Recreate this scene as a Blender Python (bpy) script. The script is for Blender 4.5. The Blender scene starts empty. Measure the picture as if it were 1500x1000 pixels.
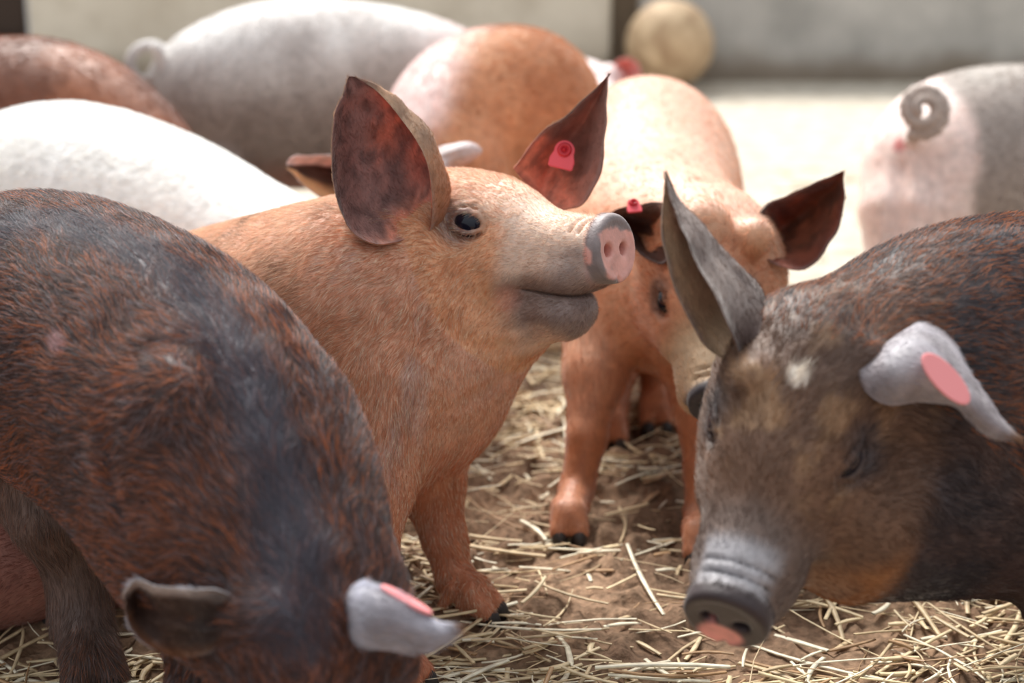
import bpy, bmesh, math, random
import numpy as np
from mathutils import Vector, Matrix

random.seed(4)
rng = np.random.default_rng(7)
scene = bpy.context.scene
COL = scene.collection

# ------------------------------------------------------------------ camera, sky, sun, exposure
CAM_H = 0.95
PITCH = math.radians(17.35)
FPX = 2400.0
cp, sp = math.cos(PITCH), math.sin(PITCH)
cam_d = bpy.data.cameras.new('camera')
cam = bpy.data.objects.new('camera', cam_d)
COL.objects.link(cam)
cam.location = (0, 0, CAM_H)
cam.rotation_euler = (math.pi / 2 - PITCH, 0, 0)
cam_d.sensor_width = 36
cam_d.lens = FPX * 36 / 1500
cam_d.clip_start = 0.05
cam_d.dof.use_dof = True
cam_d.dof.focus_distance = 1.855
cam_d.dof.aperture_fstop = 2.8
cam_d.dof.aperture_blades = 0
scene.camera = cam

world = bpy.data.worlds.new('overcast_sky')
scene.world = world
world.use_nodes = True
wn = world.node_tree
wn.nodes.clear()
wo = wn.nodes.new('ShaderNodeOutputWorld')
bg = wn.nodes.new('ShaderNodeBackground')
tc = wn.nodes.new('ShaderNodeTexCoord')
sx = wn.nodes.new('ShaderNodeSeparateXYZ')
rp = wn.nodes.new('ShaderNodeValToRGB')
wn.links.new(tc.outputs['Generated'], sx.inputs[0])
wn.links.new(sx.outputs['Z'], rp.inputs[0])
rp.color_ramp.elements[0].position = 0.0
rp.color_ramp.elements[0].color = (0.52, 0.52, 0.53, 1)
rp.color_ramp.elements[1].position = 0.6
rp.color_ramp.elements[1].color = (0.92, 0.96, 1.0, 1)
wn.links.new(rp.outputs[0], bg.inputs[0])
bg.inputs[1].default_value = 0.86
wn.links.new(bg.outputs[0], wo.inputs[0])

sun_d = bpy.data.lights.new('sun', 'SUN')
sun = bpy.data.objects.new('sun', sun_d)
COL.objects.link(sun)
sun_d.energy = 6.2
sun_d.angle = math.radians(28)
sun_d.color = (1.0, 0.97, 0.92)
# shines from behind the herd, high and a little to the left
sd = Vector((0.22, -0.62, -0.80))
sun.rotation_euler = sd.to_track_quat('-Z', 'Y').to_euler()

vs = scene.view_settings
vs.view_transform = 'Standard'
vs.look = 'None'
vs.exposure = 0.14
vs.gamma = 1.0
vs.use_curve_mapping = False

# ------------------------------------------------------------------ helpers
def W(px, py, d):
    a = (px - 750) / FPX * d
    b = (500 - py) / FPX * d
    return np.array([a, d * cp + b * sp, CAM_H - d * sp + b * cp])

def G(px, py, z=0.0):
    dz = (500 - py) / FPX * cp - sp
    return W(px, py, (z - CAM_H) / dz)

def CV(v):
    """camera-relative direction (right, up, towards camera) -> world"""
    r, u, t = v
    return np.array([r, u * sp - t * cp, u * cp + t * sp])

def unit(v):
    v = np.asarray(v, float)
    return v / np.linalg.norm(v)

def srgb(r, g, b):
    c = np.array([r, g, b], float) / 255.0
    return np.where(c <= 0.04045, c / 12.92, ((c + 0.055) / 1.055) ** 2.4)

def sstep(x, a, b):
    t = np.clip((x - a) / (b - a), 0, 1)
    return t * t * (3 - 2 * t)

def hash3(i, j, k, s):
    h = (i * 374761393 + j * 668265263 + k * 2147483647 + s * 974634777) & 0xFFFFFFFF
    h = ((h ^ (h >> 13)) * 1274126177) & 0xFFFFFFFF
    h = h ^ (h >> 16)
    return (h & 0xFFFF) / 65535.0

def vnoise(P, sc, seed=0):
    q = P * sc
    i = np.floor(q).astype(np.int64)
    f = q - i
    f = f * f * (3 - 2 * f)
    out = 0
    for dx in (0, 1):
        for dy in (0, 1):
            for dz in (0, 1):
                w = (f[:, 0] if dx else 1 - f[:, 0]) * (f[:, 1] if dy else 1 - f[:, 1]) * (f[:, 2] if dz else 1 - f[:, 2])
                out = out + w * hash3(i[:, 0] + dx, i[:, 1] + dy, i[:, 2] + dz, seed)
    return out

def fbm(P, sc, seed=0, n=3):
    a = 0; t = 0; w = 1.0
    for o in range(n):
        a = a + w * vnoise(P, sc * 2 ** o, seed + o * 17); t += w; w *= 0.5
    return a / t

def tag(o, label=None, cat=None, group=None, kind=None):
    if label: o['label'] = label
    if cat: o['category'] = cat
    if group: o['group'] = group
    if kind: o['kind'] = kind
    return o

def new_obj(name, data, parent=None):
    o = bpy.data.objects.new(name, data)
    COL.objects.link(o)
    if parent is not None:
        o.parent = parent
        o.matrix_parent_inverse = parent.matrix_world.inverted()
    return o

def mesh_from(name, V, F, mat=None, smooth=True):
    """V (n,3); F list of index arrays or (m,4)/(m,3) array"""
    me = bpy.data.meshes.new(name)
    V = np.asarray(V, np.float32)
    if isinstance(F, np.ndarray):
        k = F.shape[1]
        me.vertices.add(len(V)); me.vertices.foreach_set('co', V.ravel())
        me.loops.add(F.size); me.loops.foreach_set('vertex_index', F.astype(np.int32).ravel())
        me.polygons.add(len(F))
        me.polygons.foreach_set('loop_start', np.arange(0, F.size, k, dtype=np.int32))
        me.update(calc_edges=True)
    else:
        me.from_pydata([tuple(v) for v in V], [], [tuple(f) for f in F])
        me.update()
    if smooth:
        me.polygons.foreach_set('use_smooth', [True] * len(me.polygons))
    if mat: me.materials.append(mat)
    return me

# ------------------------------------------------------------------ materials
def mat_new(name):
    m = bpy.data.materials.new(name); m.use_nodes = True
    nt = m.node_tree
    b = nt.nodes['Principled BSDF']
    return m, nt, b

def simple_mat(name, col, rough=0.5, **kw):
    m, nt, b = mat_new(name)
    b.inputs['Base Color'].default_value = (*col, 1)
    b.inputs['Roughness'].default_value = rough
    for k, v in kw.items():
        b.inputs[k].default_value = v
    return m

def skin_mat(name, bump=0.35, rough=0.55, sheen=0.25):
    m, nt, b = mat_new(name)
    N, L = nt.nodes, nt.links
    at = N.new('ShaderNodeAttribute'); at.attribute_name = 'coat'
    tcn = N.new('ShaderNodeTexCoord')
    n1 = N.new('ShaderNodeTexNoise'); n1.inputs['Scale'].default_value = 60; n1.inputs['Detail'].default_value = 5
    L.new(tcn.outputs['Object'], n1.inputs['Vector'])
    mr = N.new('ShaderNodeMapRange'); mr.inputs['From Min'].default_value = 0.3; mr.inputs['From Max'].default_value = 0.7
    mr.inputs['To Min'].default_value = 0.82; mr.inputs['To Max'].default_value = 1.15
    L.new(n1.outputs['Fac'], mr.inputs['Value'])
    mx = N.new('ShaderNodeVectorMath'); mx.operation = 'SCALE'
    L.new(at.outputs['Color'], mx.inputs[0]); L.new(mr.outputs[0], mx.inputs['Scale'])
    L.new(mx.outputs[0], b.inputs['Base Color'])
    b.inputs['Roughness'].default_value = rough
    b.inputs['Sheen Weight'].default_value = sheen
    b.inputs['Sheen Roughness'].default_value = 0.4
    n2 = N.new('ShaderNodeTexNoise'); n2.inputs['Scale'].default_value = 260; n2.inputs['Detail'].default_value = 4
    L.new(tcn.outputs['Object'], n2.inputs['Vector'])
    bp = N.new('ShaderNodeBump'); bp.inputs['Strength'].default_value = bump; bp.inputs['Distance'].default_value = 0.002
    L.new(n2.outputs['Fac'], bp.inputs['Height']); L.new(bp.outputs[0], b.inputs['Normal'])
    # thin parts (ears) let some light through
    th = N.new('ShaderNodeAttribute'); th.attribute_name = 'thin'
    tr = N.new('ShaderNodeBsdfTranslucent')
    tcv = N.new('ShaderNodeMix'); tcv.data_type = 'RGBA'; tcv.blend_type = 'MULTIPLY'; tcv.inputs[0].default_value = 1
    L.new(mx.outputs[0], tcv.inputs[6]); tcv.inputs[7].default_value = (1.8, 0.9, 0.7, 1)
    L.new(tcv.outputs[2], tr.inputs['Color'])
    ms = N.new('ShaderNodeMixShader')
    L.new(th.outputs['Fac'], ms.inputs[0]); L.new(b.outputs[0], ms.inputs[1]); L.new(tr.outputs[0], ms.inputs[2])
    L.new(ms.outputs[0], N['Material Output'].inputs['Surface'])
    return m

def hair_mat(name, rough=0.45):
    m = bpy.data.materials.new(name); m.use_nodes = True
    nt = m.node_tree; N, L = nt.nodes, nt.links
    N.clear()
    out = N.new('ShaderNodeOutputMaterial')
    at = N.new('ShaderNodeAttribute'); at.attribute_name = 'hcol'
    b = N.new('ShaderNodeBsdfPrincipled')
    L.new(at.outputs['Color'], b.inputs['Base Color'])
    b.inputs['Roughness'].default_value = rough
    b.inputs['Specular IOR Level'].default_value = 0.6
    tr = N.new('ShaderNodeBsdfTranslucent'); L.new(at.outputs['Color'], tr.inputs['Color'])
    ms = N.new('ShaderNodeMixShader'); ms.inputs[0].default_value = 0.35
    L.new(b.outputs[0], ms.inputs[1]); L.new(tr.outputs[0], ms.inputs[2])
    L.new(ms.outputs[0], out.inputs['Surface'])
    return m

M_SKIN = skin_mat('pig_skin')
M_HAIR = hair_mat('bristle_hair')
M_EYE = simple_mat('pig_eye', (0.006, 0.008, 0.018), 0.04, **{'Specular IOR Level': 0.4})
M_HOOF = simple_mat('hoof_horn', (0.03, 0.024, 0.022), 0.55)
M_TAG = simple_mat('ear_tag_plastic', tuple(srgb(232, 84, 96)), 0.4)
M_TAGP = simple_mat('ear_tag_plastic_faded', tuple(srgb(240, 150, 152)), 0.5)
M_TAGD = simple_mat('ear_tag_stud', tuple(srgb(190, 30, 44)), 0.35)

# ------------------------------------------------------------------ signed distance modelling
class Prim:
    __slots__ = ('f', 'k', 'op', 'flow', 'col')

def p_ell(c, R, r):
    c = np.asarray(c, float); R = np.asarray(R, float); r = np.asarray(r, float)
    def f(P):
        q = (P - c) @ R.T
        k0 = np.sqrt(((q / r) ** 2).sum(1))
        k1 = np.sqrt(((q / r ** 2) ** 2).sum(1))
        return k0 * (k0 - 1) / np.maximum(k1, 1e-6)
    return f

def p_cone(a, b, ra, rb):
    a = np.asarray(a, float); b = np.asarray(b, float)
    ab = b - a; L2 = max((ab ** 2).sum(), 1e-12)
    def f(P):
        q = P - a
        t = np.clip(q @ ab / L2, 0, 1)
        return np.sqrt(((q - t[:, None] * ab) ** 2).sum(1)) - (ra + (rb - ra) * t)
    return f

def p_seg(a, b, sa, sb, upv=(0, 0, 1)):
    """segment with elliptical section; sa=(half width, half height)"""
    a = np.asarray(a, float); b = np.asarray(b, float)
    ab = b - a; L2 = (ab ** 2).sum(); ax = ab / math.sqrt(L2)
    side = unit(np.cross(ax, np.asarray(upv, float))); up = np.cross(side, ax)
    def f(P):
        q = P - a
        t = np.clip(q @ ab / L2, 0, 1)
        q = q - t[:, None] * ab
        w = sa[0] + (sb[0] - sa[0]) * t; h = sa[1] + (sb[1] - sa[1]) * t
        m = np.minimum(w, h)
        s, u, l = q @ side, q @ up, q @ ax
        k0 = np.sqrt((s / w) ** 2 + (u / h) ** 2 + (l / m) ** 2)
        k1 = np.sqrt((s / w ** 2) ** 2 + (u / h ** 2) ** 2 + (l / m ** 2) ** 2)
        return k0 * (k0 - 1) / np.maximum(k1, 1e-6)
    return f

def p_disc(c, ax, up, rw, rh, hh, rd):
    """rounded elliptical disc"""
    c = np.asarray(c, float); ax = unit(ax); side = unit(np.cross(up, ax)); up = np.cross(ax, side)
    def f(P):
        q = P - c
        l = np.abs(q @ ax) - hh
        s = q @ side / rw; u = q @ up / rh
        rr = (np.sqrt(s * s + u * u) - 1) * min(rw, rh)
        l = l + rd; rr = rr + rd
        return np.minimum(np.maximum(l, rr), 0) + np.sqrt(np.maximum(l, 0) ** 2 + np.maximum(rr, 0) ** 2) - rd
    return f

BLK = 8
class SDF:
    def __init__(self):
        self.prims = []
    def add(self, f, k=0.03, flow=None, col=None, op='add'):
        p = Prim(); p.f = f; p.k = k; p.op = op; p.flow = flow; p.col = col
        self.prims.append(p); return p
    def plain(self, P, keep=None):
        D = np.full(len(P), 1e3)
        for n, p in enumerate(self.prims):
            if keep is None:
                D = self.comb(D, p.f(P), p)
            else:
                ix = keep[n]
                if len(ix):
                    D[ix] = self.comb(D[ix], p.f(P[ix]), p)
        return D
    @staticmethod
    def comb(D, d, p):
        if p.op == 'add':
            h = np.maximum(p.k - np.abs(D - d), 0) / p.k
            return np.minimum(D, d) - h * h * h * p.k / 6
        d = -d
        h = np.maximum(p.k - np.abs(D - d), 0) / p.k
        return np.maximum(D, d) + h * h * h * p.k / 6
    def eval(self, P, cell):
        """culled evaluation"""
        bs = cell * BLK
        key = np.floor(P / bs).astype(np.int64)
        code = (key[:, 0] + 5000) * 100000000 + (key[:, 1] + 5000) * 10000 + key[:, 2] + 5000
        u, first, inv = np.unique(code, return_index=True, return_inverse=True)
        cen = (key[first] + 0.5) * bs
        r = bs * 0.9
        Dc = np.full(len(cen), 1e3); ds = []
        for p in self.prims:
            d = p.f(cen); ds.append(d); Dc = self.comb(Dc, d, p)
        keep = []
        order = np.argsort(inv, kind='stable')
        cnt = np.bincount(inv, minlength=len(u)); start = np.concatenate([[0], np.cumsum(cnt)])
        for p, d in zip(self.prims, ds):
            if p.op == 'add':
                mk = d < np.maximum(Dc, 0) + 2.6 * r + p.k
            else:
                mk = d < 2 * r + p.k
            keep.append(order[np.repeat(mk, cnt)])
        return self.plain(P, keep)
    def mesh(self, lo, hi, cell):
        bs = cell * BLK
        k0 = np.floor(np.asarray(lo) / bs).astype(int); k1 = np.ceil(np.asarray(hi) / bs).astype(int)
        g = np.stack(np.meshgrid(*[np.arange(k0[i], k1[i]) for i in range(3)], indexing='ij'), -1).reshape(-1, 3)
        cen = (g + 0.5) * bs
        D = self.plain(cen)
        act = g[np.abs(D) < bs * 1.25]
        n = BLK + 1
        loc = np.stack(np.meshgrid(np.arange(n), np.arange(n), np.arange(n), indexing='ij'), -1).reshape(-1, 3)
        I = (act[:, None, :] * BLK + loc[None]).reshape(-1, 3)
        # evaluate with culling keyed on own block (nudge inside)
        V = np.empty(len(I))
        CH = 400
        nb = n ** 3
        for s in range(0, len(act), CH):
            a = act[s:s + CH]; pts = I[s * nb:(s + len(a)) * nb] * cell
            c = (a + 0.5) * bs; r = bs * 0.9
            ds = [p.f(c) for p in self.prims]
            Dc = np.full(len(c), 1e3)
            for p, d in zip(self.prims, ds): Dc = self.comb(Dc, d, p)
            keep = []
            base = np.arange(len(pts)).reshape(len(a), nb)
            for p, d in zip(self.prims, ds):
                mk = d < (np.maximum(Dc, 0) + 2.6 * r + p.k if p.op == 'add' else 2 * r + p.k)
                keep.append(base[mk].ravel())
            V[s * nb:(s + len(a)) * nb] = self.plain(pts, keep)
        V = V.reshape(-1, n, n, n)
        gi = act[:, None, None, None, :] * BLK + np.stack(np.meshgrid(*[np.arange(BLK)] * 3, indexing='ij'), -1)[None]
        S = V < 0
        corners = [(a, b, c) for a in (0, 1) for b in (0, 1) for c in (0, 1)]
        def sl(a, o): return a[:, o[0]:o[0] + BLK, o[1]:o[1] + BLK, o[2]:o[2] + BLK]
        cs = [sl(S, o) for o in corners]
        tot = sum(c.astype(int) for c in cs)
        m = (tot > 0) & (tot < 8)
        cellI = gi[m]
        acc = np.zeros((len(cellI), 3)); cn = np.zeros(len(cellI))
        cv = {o: sl(V, o)[m] for o in corners}
        for o in corners:
            for ax in range(3):
                if o[ax] == 0:
                    o2 = list(o); o2[ax] = 1; o2 = tuple(o2)
                    va, vb = cv[o], cv[o2]
                    x = (va < 0) != (vb < 0)
                    t = np.where(x, va / np.where(x, va - vb, 1), 0)
                    p = np.tile(np.array(o, float), (len(va), 1)); p[:, ax] = t
                    acc += np.where(x[:, None], p, 0); cn += x
        verts = (cellI + acc / cn[:, None]) * cell
        OFF = 20000; MUL = 50000
        def code(i): return ((i[:, 0] + OFF) * MUL + i[:, 1] + OFF) * MUL + i[:, 2] + OFF
        cc = code(cellI.astype(np.int64)); order = np.argsort(cc); cs_ = cc[order]
        def look(i):
            q = code(i); p = np.searchsorted(cs_, q); p = np.minimum(p, len(cs_) - 1)
            ok = cs_[p] == q
            return np.where(ok, order[p], -1)
        faces = []
        for ax in range(3):
            o2 = [0, 0, 0]; o2[ax] = 1
            a = sl(S, (0, 0, 0)); b = sl(S, tuple(o2))
            x = a != b
            ei = gi[x].astype(np.int64); fl = a[x]
            b1 = np.zeros(3, int); b1[(ax + 1) % 3] = 1
            b2 = np.zeros(3, int); b2[(ax + 2) % 3] = 1
            q = np.stack([look(ei - b1 - b2), look(ei - b2), look(ei), look(ei - b1)], 1)
            ok = (q >= 0).all(1)
            q = np.where(fl[:, None], q, q[:, ::-1])[ok]
            faces.append(q)
        F = np.concatenate(faces)
        # keep the outermost sheet tidy: project onto the surface once
        for it in range(2):
            e = cell * 0.5
            d0 = self.eval(verts, cell)
            g = np.stack([self.eval(verts + np.eye(3)[i] * e, cell) - d0 for i in range(3)], 1) / e
            gl = np.maximum((g ** 2).sum(1), 0.1)
            st = np.clip(d0 / gl, -cell * .6, cell * .6)
            verts = verts - g * st[:, None]
        return verts, F
    def trace(self, o, d, far=0.4):
        o = np.asarray(o, float); d = unit(d)
        p = o + d * far
        for i in range(200):
            v = self.plain(p[None])[0]
            if v < 0.0004: break
            p = p - d * max(v * 0.6, 0.0005)
        return p

def catmull(pts, n):
    pts = np.asarray(pts, float)
    P = np.vstack([2 * pts[0] - pts[1], pts, 2 * pts[-1] - pts[-2]])
    out = []
    m = len(pts) - 1
    for s in np.linspace(0, m, n):
        i = min(int(s), m - 1); t = s - i
        a, b, c, d = P[i], P[i + 1], P[i + 2], P[i + 3]
        out.append(0.5 * ((2 * b) + (-a + c) * t + (2 * a - 5 * b + 4 * c - d) * t * t + (-a + 3 * b - 3 * c + d) * t ** 3))
    return np.array(out)

def vert_normals(V, F):
    a, b, c, d = (V[F[:, i]] for i in range(4))
    fn = np.cross(c - a, d - b)
    N = np.zeros_like(V)
    for i in range(3):
        for k in range(4):
            N[:, i] += np.bincount(F[:, k], fn[:, i], len(V))
    return N / np.maximum(np.linalg.norm(N, axis=1), 1e-12)[:, None]

# ------------------------------------------------------------------ the pig builder
class Pig:
    def __init__(self, label, cell=0.006, hairs=20000, hair_len=0.014, hair_rad=0.00022, seed=0):
        self.label = label; self.cell = cell; self.s = SDF()
        self.nh = hairs; self.hl = hair_len; self.hr = hair_rad; self.seed = seed
        self.ears = []; self.eyes = []; self.feet = []; self.tags = []
        self.pts = []; self.headR = None; self.ho = None; self.hs = 1.0
        self.spine = []
    def torso(self, st, k=0.05):
        C = [np.array(s[0], float) if hasattr(s[0], '__len__') else W(*s[:3]) for s in st]
        S = [tuple(s[-2:]) for s in st]
        # resample the spine smoothly
        Cs = catmull(C, 3 * (len(C) - 1) + 1); Ss = catmull(S, 3 * (len(C) - 1) + 1)
        self.spine = Cs; self.spineS = Ss
        for i in range(len(Cs) - 1):
            ax = unit(Cs[i + 1] - Cs[i])
            self.s.add(p_seg(Cs[i], Cs[i + 1], Ss[i], Ss[i + 1]), k, flow=ax)
            self.pts += [Cs[i] - Ss[i].max(), Cs[i] + Ss[i].max()]
        self.pts += [Cs[-1] - Ss[-1].max(), Cs[-1] + Ss[-1].max()]
    def cone(self, a, b, ra, rb, k=0.03, flow=None, op='add'):
        a, b = np.asarray(a, float), np.asarray(b, float)
        self.s.add(p_cone(a, b, ra, rb), k, flow if flow is not None else unit(b - a + 1e-6), op=op)
        self.pts += [a - ra, a + ra, b - rb, b + rb]
    def ell(self, c, r, R=np.eye(3), k=0.03, flow=None, op='add'):
        c = np.asarray(c, float)
        self.s.add(p_ell(c, R, r), k, flow, op=op)
    def leg(self, pts, fwd, ks=(0.05, 0.03, 0.02, 0.015), hoof=True):
        """pts: (xyz, radius) from body to foot"""
        P = [np.asarray(p[0], float) for p in pts]; r = [p[1] for p in pts]
        for i in range(len(P) - 1):
            self.cone(P[i], P[i + 1], r[i], r[i + 1], ks[min(i, len(ks) - 1)], flow=unit(P[i + 1] - P[i]))
        foot = P[-1]; f = np.array([fwd[0], fwd[1], 0.0]); f = unit(f)
        side = np.array([-f[1], f[0], 0])
        rr = r[-1]
        # pastern toes and dewclaws
        for s in (-1, 1):
            self.cone(foot + side * s * rr * .35 + np.array([0, 0, .01]), foot + f * .022 + side * s * rr * .55 - np.array([0, 0, .012]), rr * .62, rr * .55, .008, flow=np.array([0, 0, -1.]))
            self.cone(foot - f * rr * .8 + side * s * rr * .6 + np.array([0, 0, .012]), foot - f * rr * 1.25 + side * s * rr * .7 - np.array([0, 0, .008]), .009, .006, .008, flow=np.array([0, 0, -1.]))
        if hoof: self.feet.append((foot, f, side, rr))
    def autoleg(self, top, gx, gy, r0=0.055, r1=0.026, fwd=(1, 0), bend=0.02):
        top = np.asarray(top, float); g = np.array([gx, gy, 0.035])
        f = unit([fwd[0], fwd[1], 0])
        m = top * .45 + g * .55 + f * bend
        m2 = top * .18 + g * .82 - f * bend * .3
        self.leg([(top, r0), (m, (r0 + r1) / 2 * .85), (m2, r1), (g, r1)], fwd)
    def hp(self, p):
        return self.ho + self.headR.T @ (np.asarray(p, float) * self.hs)
    def hv(self, v):
        return self.headR.T @ np.asarray(v, float)
    def head(self, snout, f, up, s=1.0, eyes=True, chin=0.0, world=False):
        f = unit(f if world else CV(f)); up = np.asarray(up, float) if world else CV(up)
        up = unit(up - f * (up @ f)); l = np.cross(up, f)
        R = np.stack([f, l, up])           # world -> local
        self.headR = R; self.ho = np.asarray(snout, float); self.hs = s
        sd = self.s
        back = self.hv((-1, 0, 0)); backd = unit(self.hv((-1, 0, -0.35)))
        def E(c, r, rot=None, k=0.03, op='add', flow=back):
            RR = R if rot is None else rot @ R
            sd.add(p_ell(self.hp(c), RR, np.array(r) * s), k * s, flow, op=op)
        def C(a, b, ra, rb, k=0.03, op='add', flow=back):
            sd.add(p_cone(self.hp(a), self.hp(b), ra * s, rb * s), k * s, flow, op=op)
        E((-.262, 0, -.005), (.095, .086, .088), k=.06)
        E((-.20, 0, .018), (.09, .066, .062), k=.05)
        C((-.17, 0, -.008), (-.035, 0, -.006), .066, .038, k=.04)
        for y in (-1, 1):
            E((-.235, y * .05, -.06), (.075, .043, .062), k=.045, flow=backd)
            E((-.165, y * .043, -.03), (.055, .03, .035), k=.04, flow=backd)
            E((-.075, y * .020, -.028), (.060, .031, .028), k=.02)
        C((-.21, 0, -.078), (-.075, 0, -.082 - chin), .058, .033, k=.03, flow=backd)
        for y in (-1, 1):
            E((-.078, y * .014, -.078 - chin), (.036, .029, .024), k=.020, flow=backd)
        # snout disc
        ax = self.hv((1, 0, .12))
        C((-.06, 0, -.004), (-.040, 0, 0), .040, .036, k=.02)
        sd.add(p_disc(self.hp((-.009, 0, .001)), ax, self.hv((0, 0, 1)), .040 * s, .042 * s, .012 * s, .008 * s), .007 * s, back)
        # hollow in front of disc, nostrils, philtrum
        sd.add(p_disc(self.hp((.0085, 0, .0015)), ax, self.hv((0, 0, 1)), .033 * s, .033 * s, .0075 * s, .005 * s), .010 * s, back, op='sub')
        for y in (-1, 1):
            C((.012, y * .0165, .002), (-.02, y * .013, -.002), .0085, .0075, k=.005, op='sub')
            C((.008, y * .0170, -.005), (.006, y * .0200, .009), .0078, .0065, k=.005, op='sub')
        C((.008, 0, -.046), (.004, 0, -.034), .003, .002, k=.008, op='sub')
        # wrinkles behind the disc
        for i, x in enumerate((-.032, -.044)):
            sd.add(p_disc(self.hp((x, 0, .030)), self.hv((1, 0, -.1)), self.hv((0, 0, 1)), .036 * s, .022 * s, .0012 * s, .001 * s), .006 * s, back, op='sub')
        # mouth slit
        tilt = math.radians(5)
        rt = np.array([[math.cos(tilt), 0, -math.sin(tilt)], [0, 1, 0], [math.sin(tilt), 0, math.cos(tilt)]])
        E((-.055, 0, -.0565), (.070, .075, .0017), rot=rt, k=.006, op='sub')
        # eyes
        if eyes:
            for y in (-1, 1):
                out = self.hv((.30, y * .94, .12))
                p = sd.trace(self.hp((-.19, 0, .02)), out, .3)
                p = sd.trace(self.hp((-.19, y * .02, .02)), out, .3)
                X = unit(self.hv((1, -y * .30, -.12)) - out * (self.hv((1, -y * .30, -.12)) @ out)); Z = np.cross(X, out) * (1 if (np.cross(X, out) @ self.hv((0, 0, 1))) > 0 else -1)
                sd.add(p_ell(p - out * .001 * s, np.stack([X, out, Z]), np.array([.028, .016, .021]) * s), .012 * s, back, op='sub')
                er = .0215 * s; ec = p - out * (er - .0028 * s)
                self.eyes.append((ec, er, X, out, Z))
                # lids
                def arc(a0, a1, rx, rz, rad, n=7, lift=0.0):
                    q = []
                    for a in np.linspace(a0, a1, n):
                        ca, sa = math.cos(a), math.sin(a)
                        off = X * ca * rx * s + Z * sa * rz * s
                        rr = min(np.linalg.norm(off) / er, .97)
                        q.append(ec + off + out * (er * math.sqrt(1 - rr * rr) + lift * s))
                    for i in range(n - 1):
                        sd.add(p_cone(q[i], q[i + 1], rad * s, rad * s), .005 * s, back)
                arc(-.1, math.pi + .1, .0200, .0148, .0036)
                arc(math.pi - .1, 2 * math.pi + .1, .0200, .0118, .0030)
                arc(.15, math.pi - .3, .0260, .0235, .0046, lift=.002)
                arc(math.pi + .5, 2 * math.pi - .4, .0245, .0190, .0026, lift=.000)
        for p in ((-.36, -.12, -.17), (-.36, .12, -.17), (.02, -.12, -.17), (.02, .12, -.17), (-.36, -.12, .12), (-.36, .12, .12), (.02, -.1, .12), (.02, .1, .12)):
            self.pts.append(self.hp(p))
    def crease(self, pts, dep=.003, r=.012, k=.012):
        Q = []
        P = catmull([(x, y, 0) for x, y in pts], 4 * (len(pts) - 1) + 1)
        for x, y, _ in P:
            d = self.depth_at(x, y)
            if d is None: continue
            p = W(x, y, d); e = .004
            n = np.array([self.s.plain((p + np.eye(3)[i] * e)[None])[0] for i in range(3)]); n = unit(n - self.s.plain(p[None])[0])
            Q.append((p + n * (r - dep), n))
        for i in range(len(Q) - 1):
            t = i / (len(Q) - 1); t2 = (i + 1) / (len(Q) - 1)
            f = lambda v: dep * abs(2 * v - 1) ** 2
            self.cone(Q[i][0] + Q[i][1] * f(t), Q[i + 1][0] + Q[i + 1][1] * f(t2), r, r, k, op='sub')
    def depth_at(self, px, py, t0=1.0):
        o = np.array([0, 0, CAM_H]); a = W(px, py, 1.0) - o; t = t0; n = np.linalg.norm(a)
        for _ in range(150):
            v = self.s.plain((o + a * t)[None])[0]
            if v < .001: return t
            t += max(v * .6, .001) / n
            if t > 7: break
        return None
    def ear(self, L, M, R, cin, cout, thick=0.0035, edge=None, flip=False, root=True, convex=False, X=None):
        # seat the base in the head and keep the rest of the ear clear of the body
        def fit(c, gap):
            out = []
            for i, p in enumerate(c):
                p = list(p); sd = self.depth_at(p[0], p[1], p[2] - .4)
                if sd is not None:
                    if i == 0: p[2] = max(p[2], sd + .008) if not root else sd + .008
                    elif p[2] > sd - gap: p[2] = sd - gap
                out.append(p)
            return out
        L, R = fit(L, .008 if convex else .020), fit(R, .008 if convex else .020)
        M = fit(M, .030 if convex else .004)
        """three curves from base to tip (pixel, pixel, depth); concave side follows M"""
        if X is not None: X = np.array([W(*p) for p in fit(X, .006)])
        L, M, R = ([W(*p) for p in c] for c in (L, M, R))
        self.ears.append((L, M, R, cin, cout, thick, X, 0.0 if convex else 1.0))
        if root:
            c = (L[0] + R[0] + M[0]) / 3; d = unit(M[1] - M[0])
            w = np.linalg.norm(L[0] - R[0]) * .5
            self.cone(c - d * .04, c - d * .004, w * .85, w * .55, .03, flow=d)
    def ear_mesh(self, e):
        L, M, R, cin, cout, th, X, fold = e
        nu, nv = 34, 25
        n = len(L)
        u = 1 - (1 - np.linspace(0, 1, nu)) ** 1.4
        def samp(c):
            fine = catmull(c, 400)
            return fine[np.clip((u * 399).astype(int), 0, 399)]
        l, m, r = samp(L), samp(M), samp(R)
        v = np.linspace(-1, 1, nv)
        # blend: parabola through L, M, R
        gr = np.zeros((nu, nv, 3))
        if X is not None:
            x4 = samp(X); nd = [-1, -.25, .5, 1]
            for j, t in enumerate(v):
                acc = 0
                for a_, c_ in zip(range(4), (l, m, x4, r)):
                    wgt = 1.0
                    for b_ in range(4):
                        if b_ != a_: wgt *= (t - nd[b_]) / (nd[a_] - nd[b_])
                    acc = acc + wgt * c_
                gr[:, j] = acc
        else:
          for j, t in enumerate(v):
            gr[:, j] = l * (t * (t - 1) / 2) + m * (1 - t * t) + r * (t * (t + 1) / 2)
        du = np.gradient(gr, axis=0); dv = np.gradient(gr, axis=1)
        nn = np.cross(du, dv); nl = np.linalg.norm(nn, axis=2, keepdims=True)
        nn = nn / np.maximum(nl, 1e-9)
        nn[-1] = nn[-2]
        # concave side = side towards chord
        chord = (l + r) / 2 - m
        sg = np.sign((nn[:, nv // 2] * chord).sum(1).mean()) or 1
        nn = nn * sg
        wob = (vnoise(gr.reshape(-1, 3), 45, 3 + self.seed).reshape(nu, nv) - .5) * .006
        taper = (1 - np.abs(v) ** 6)[None, :] * .75 + .25
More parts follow.
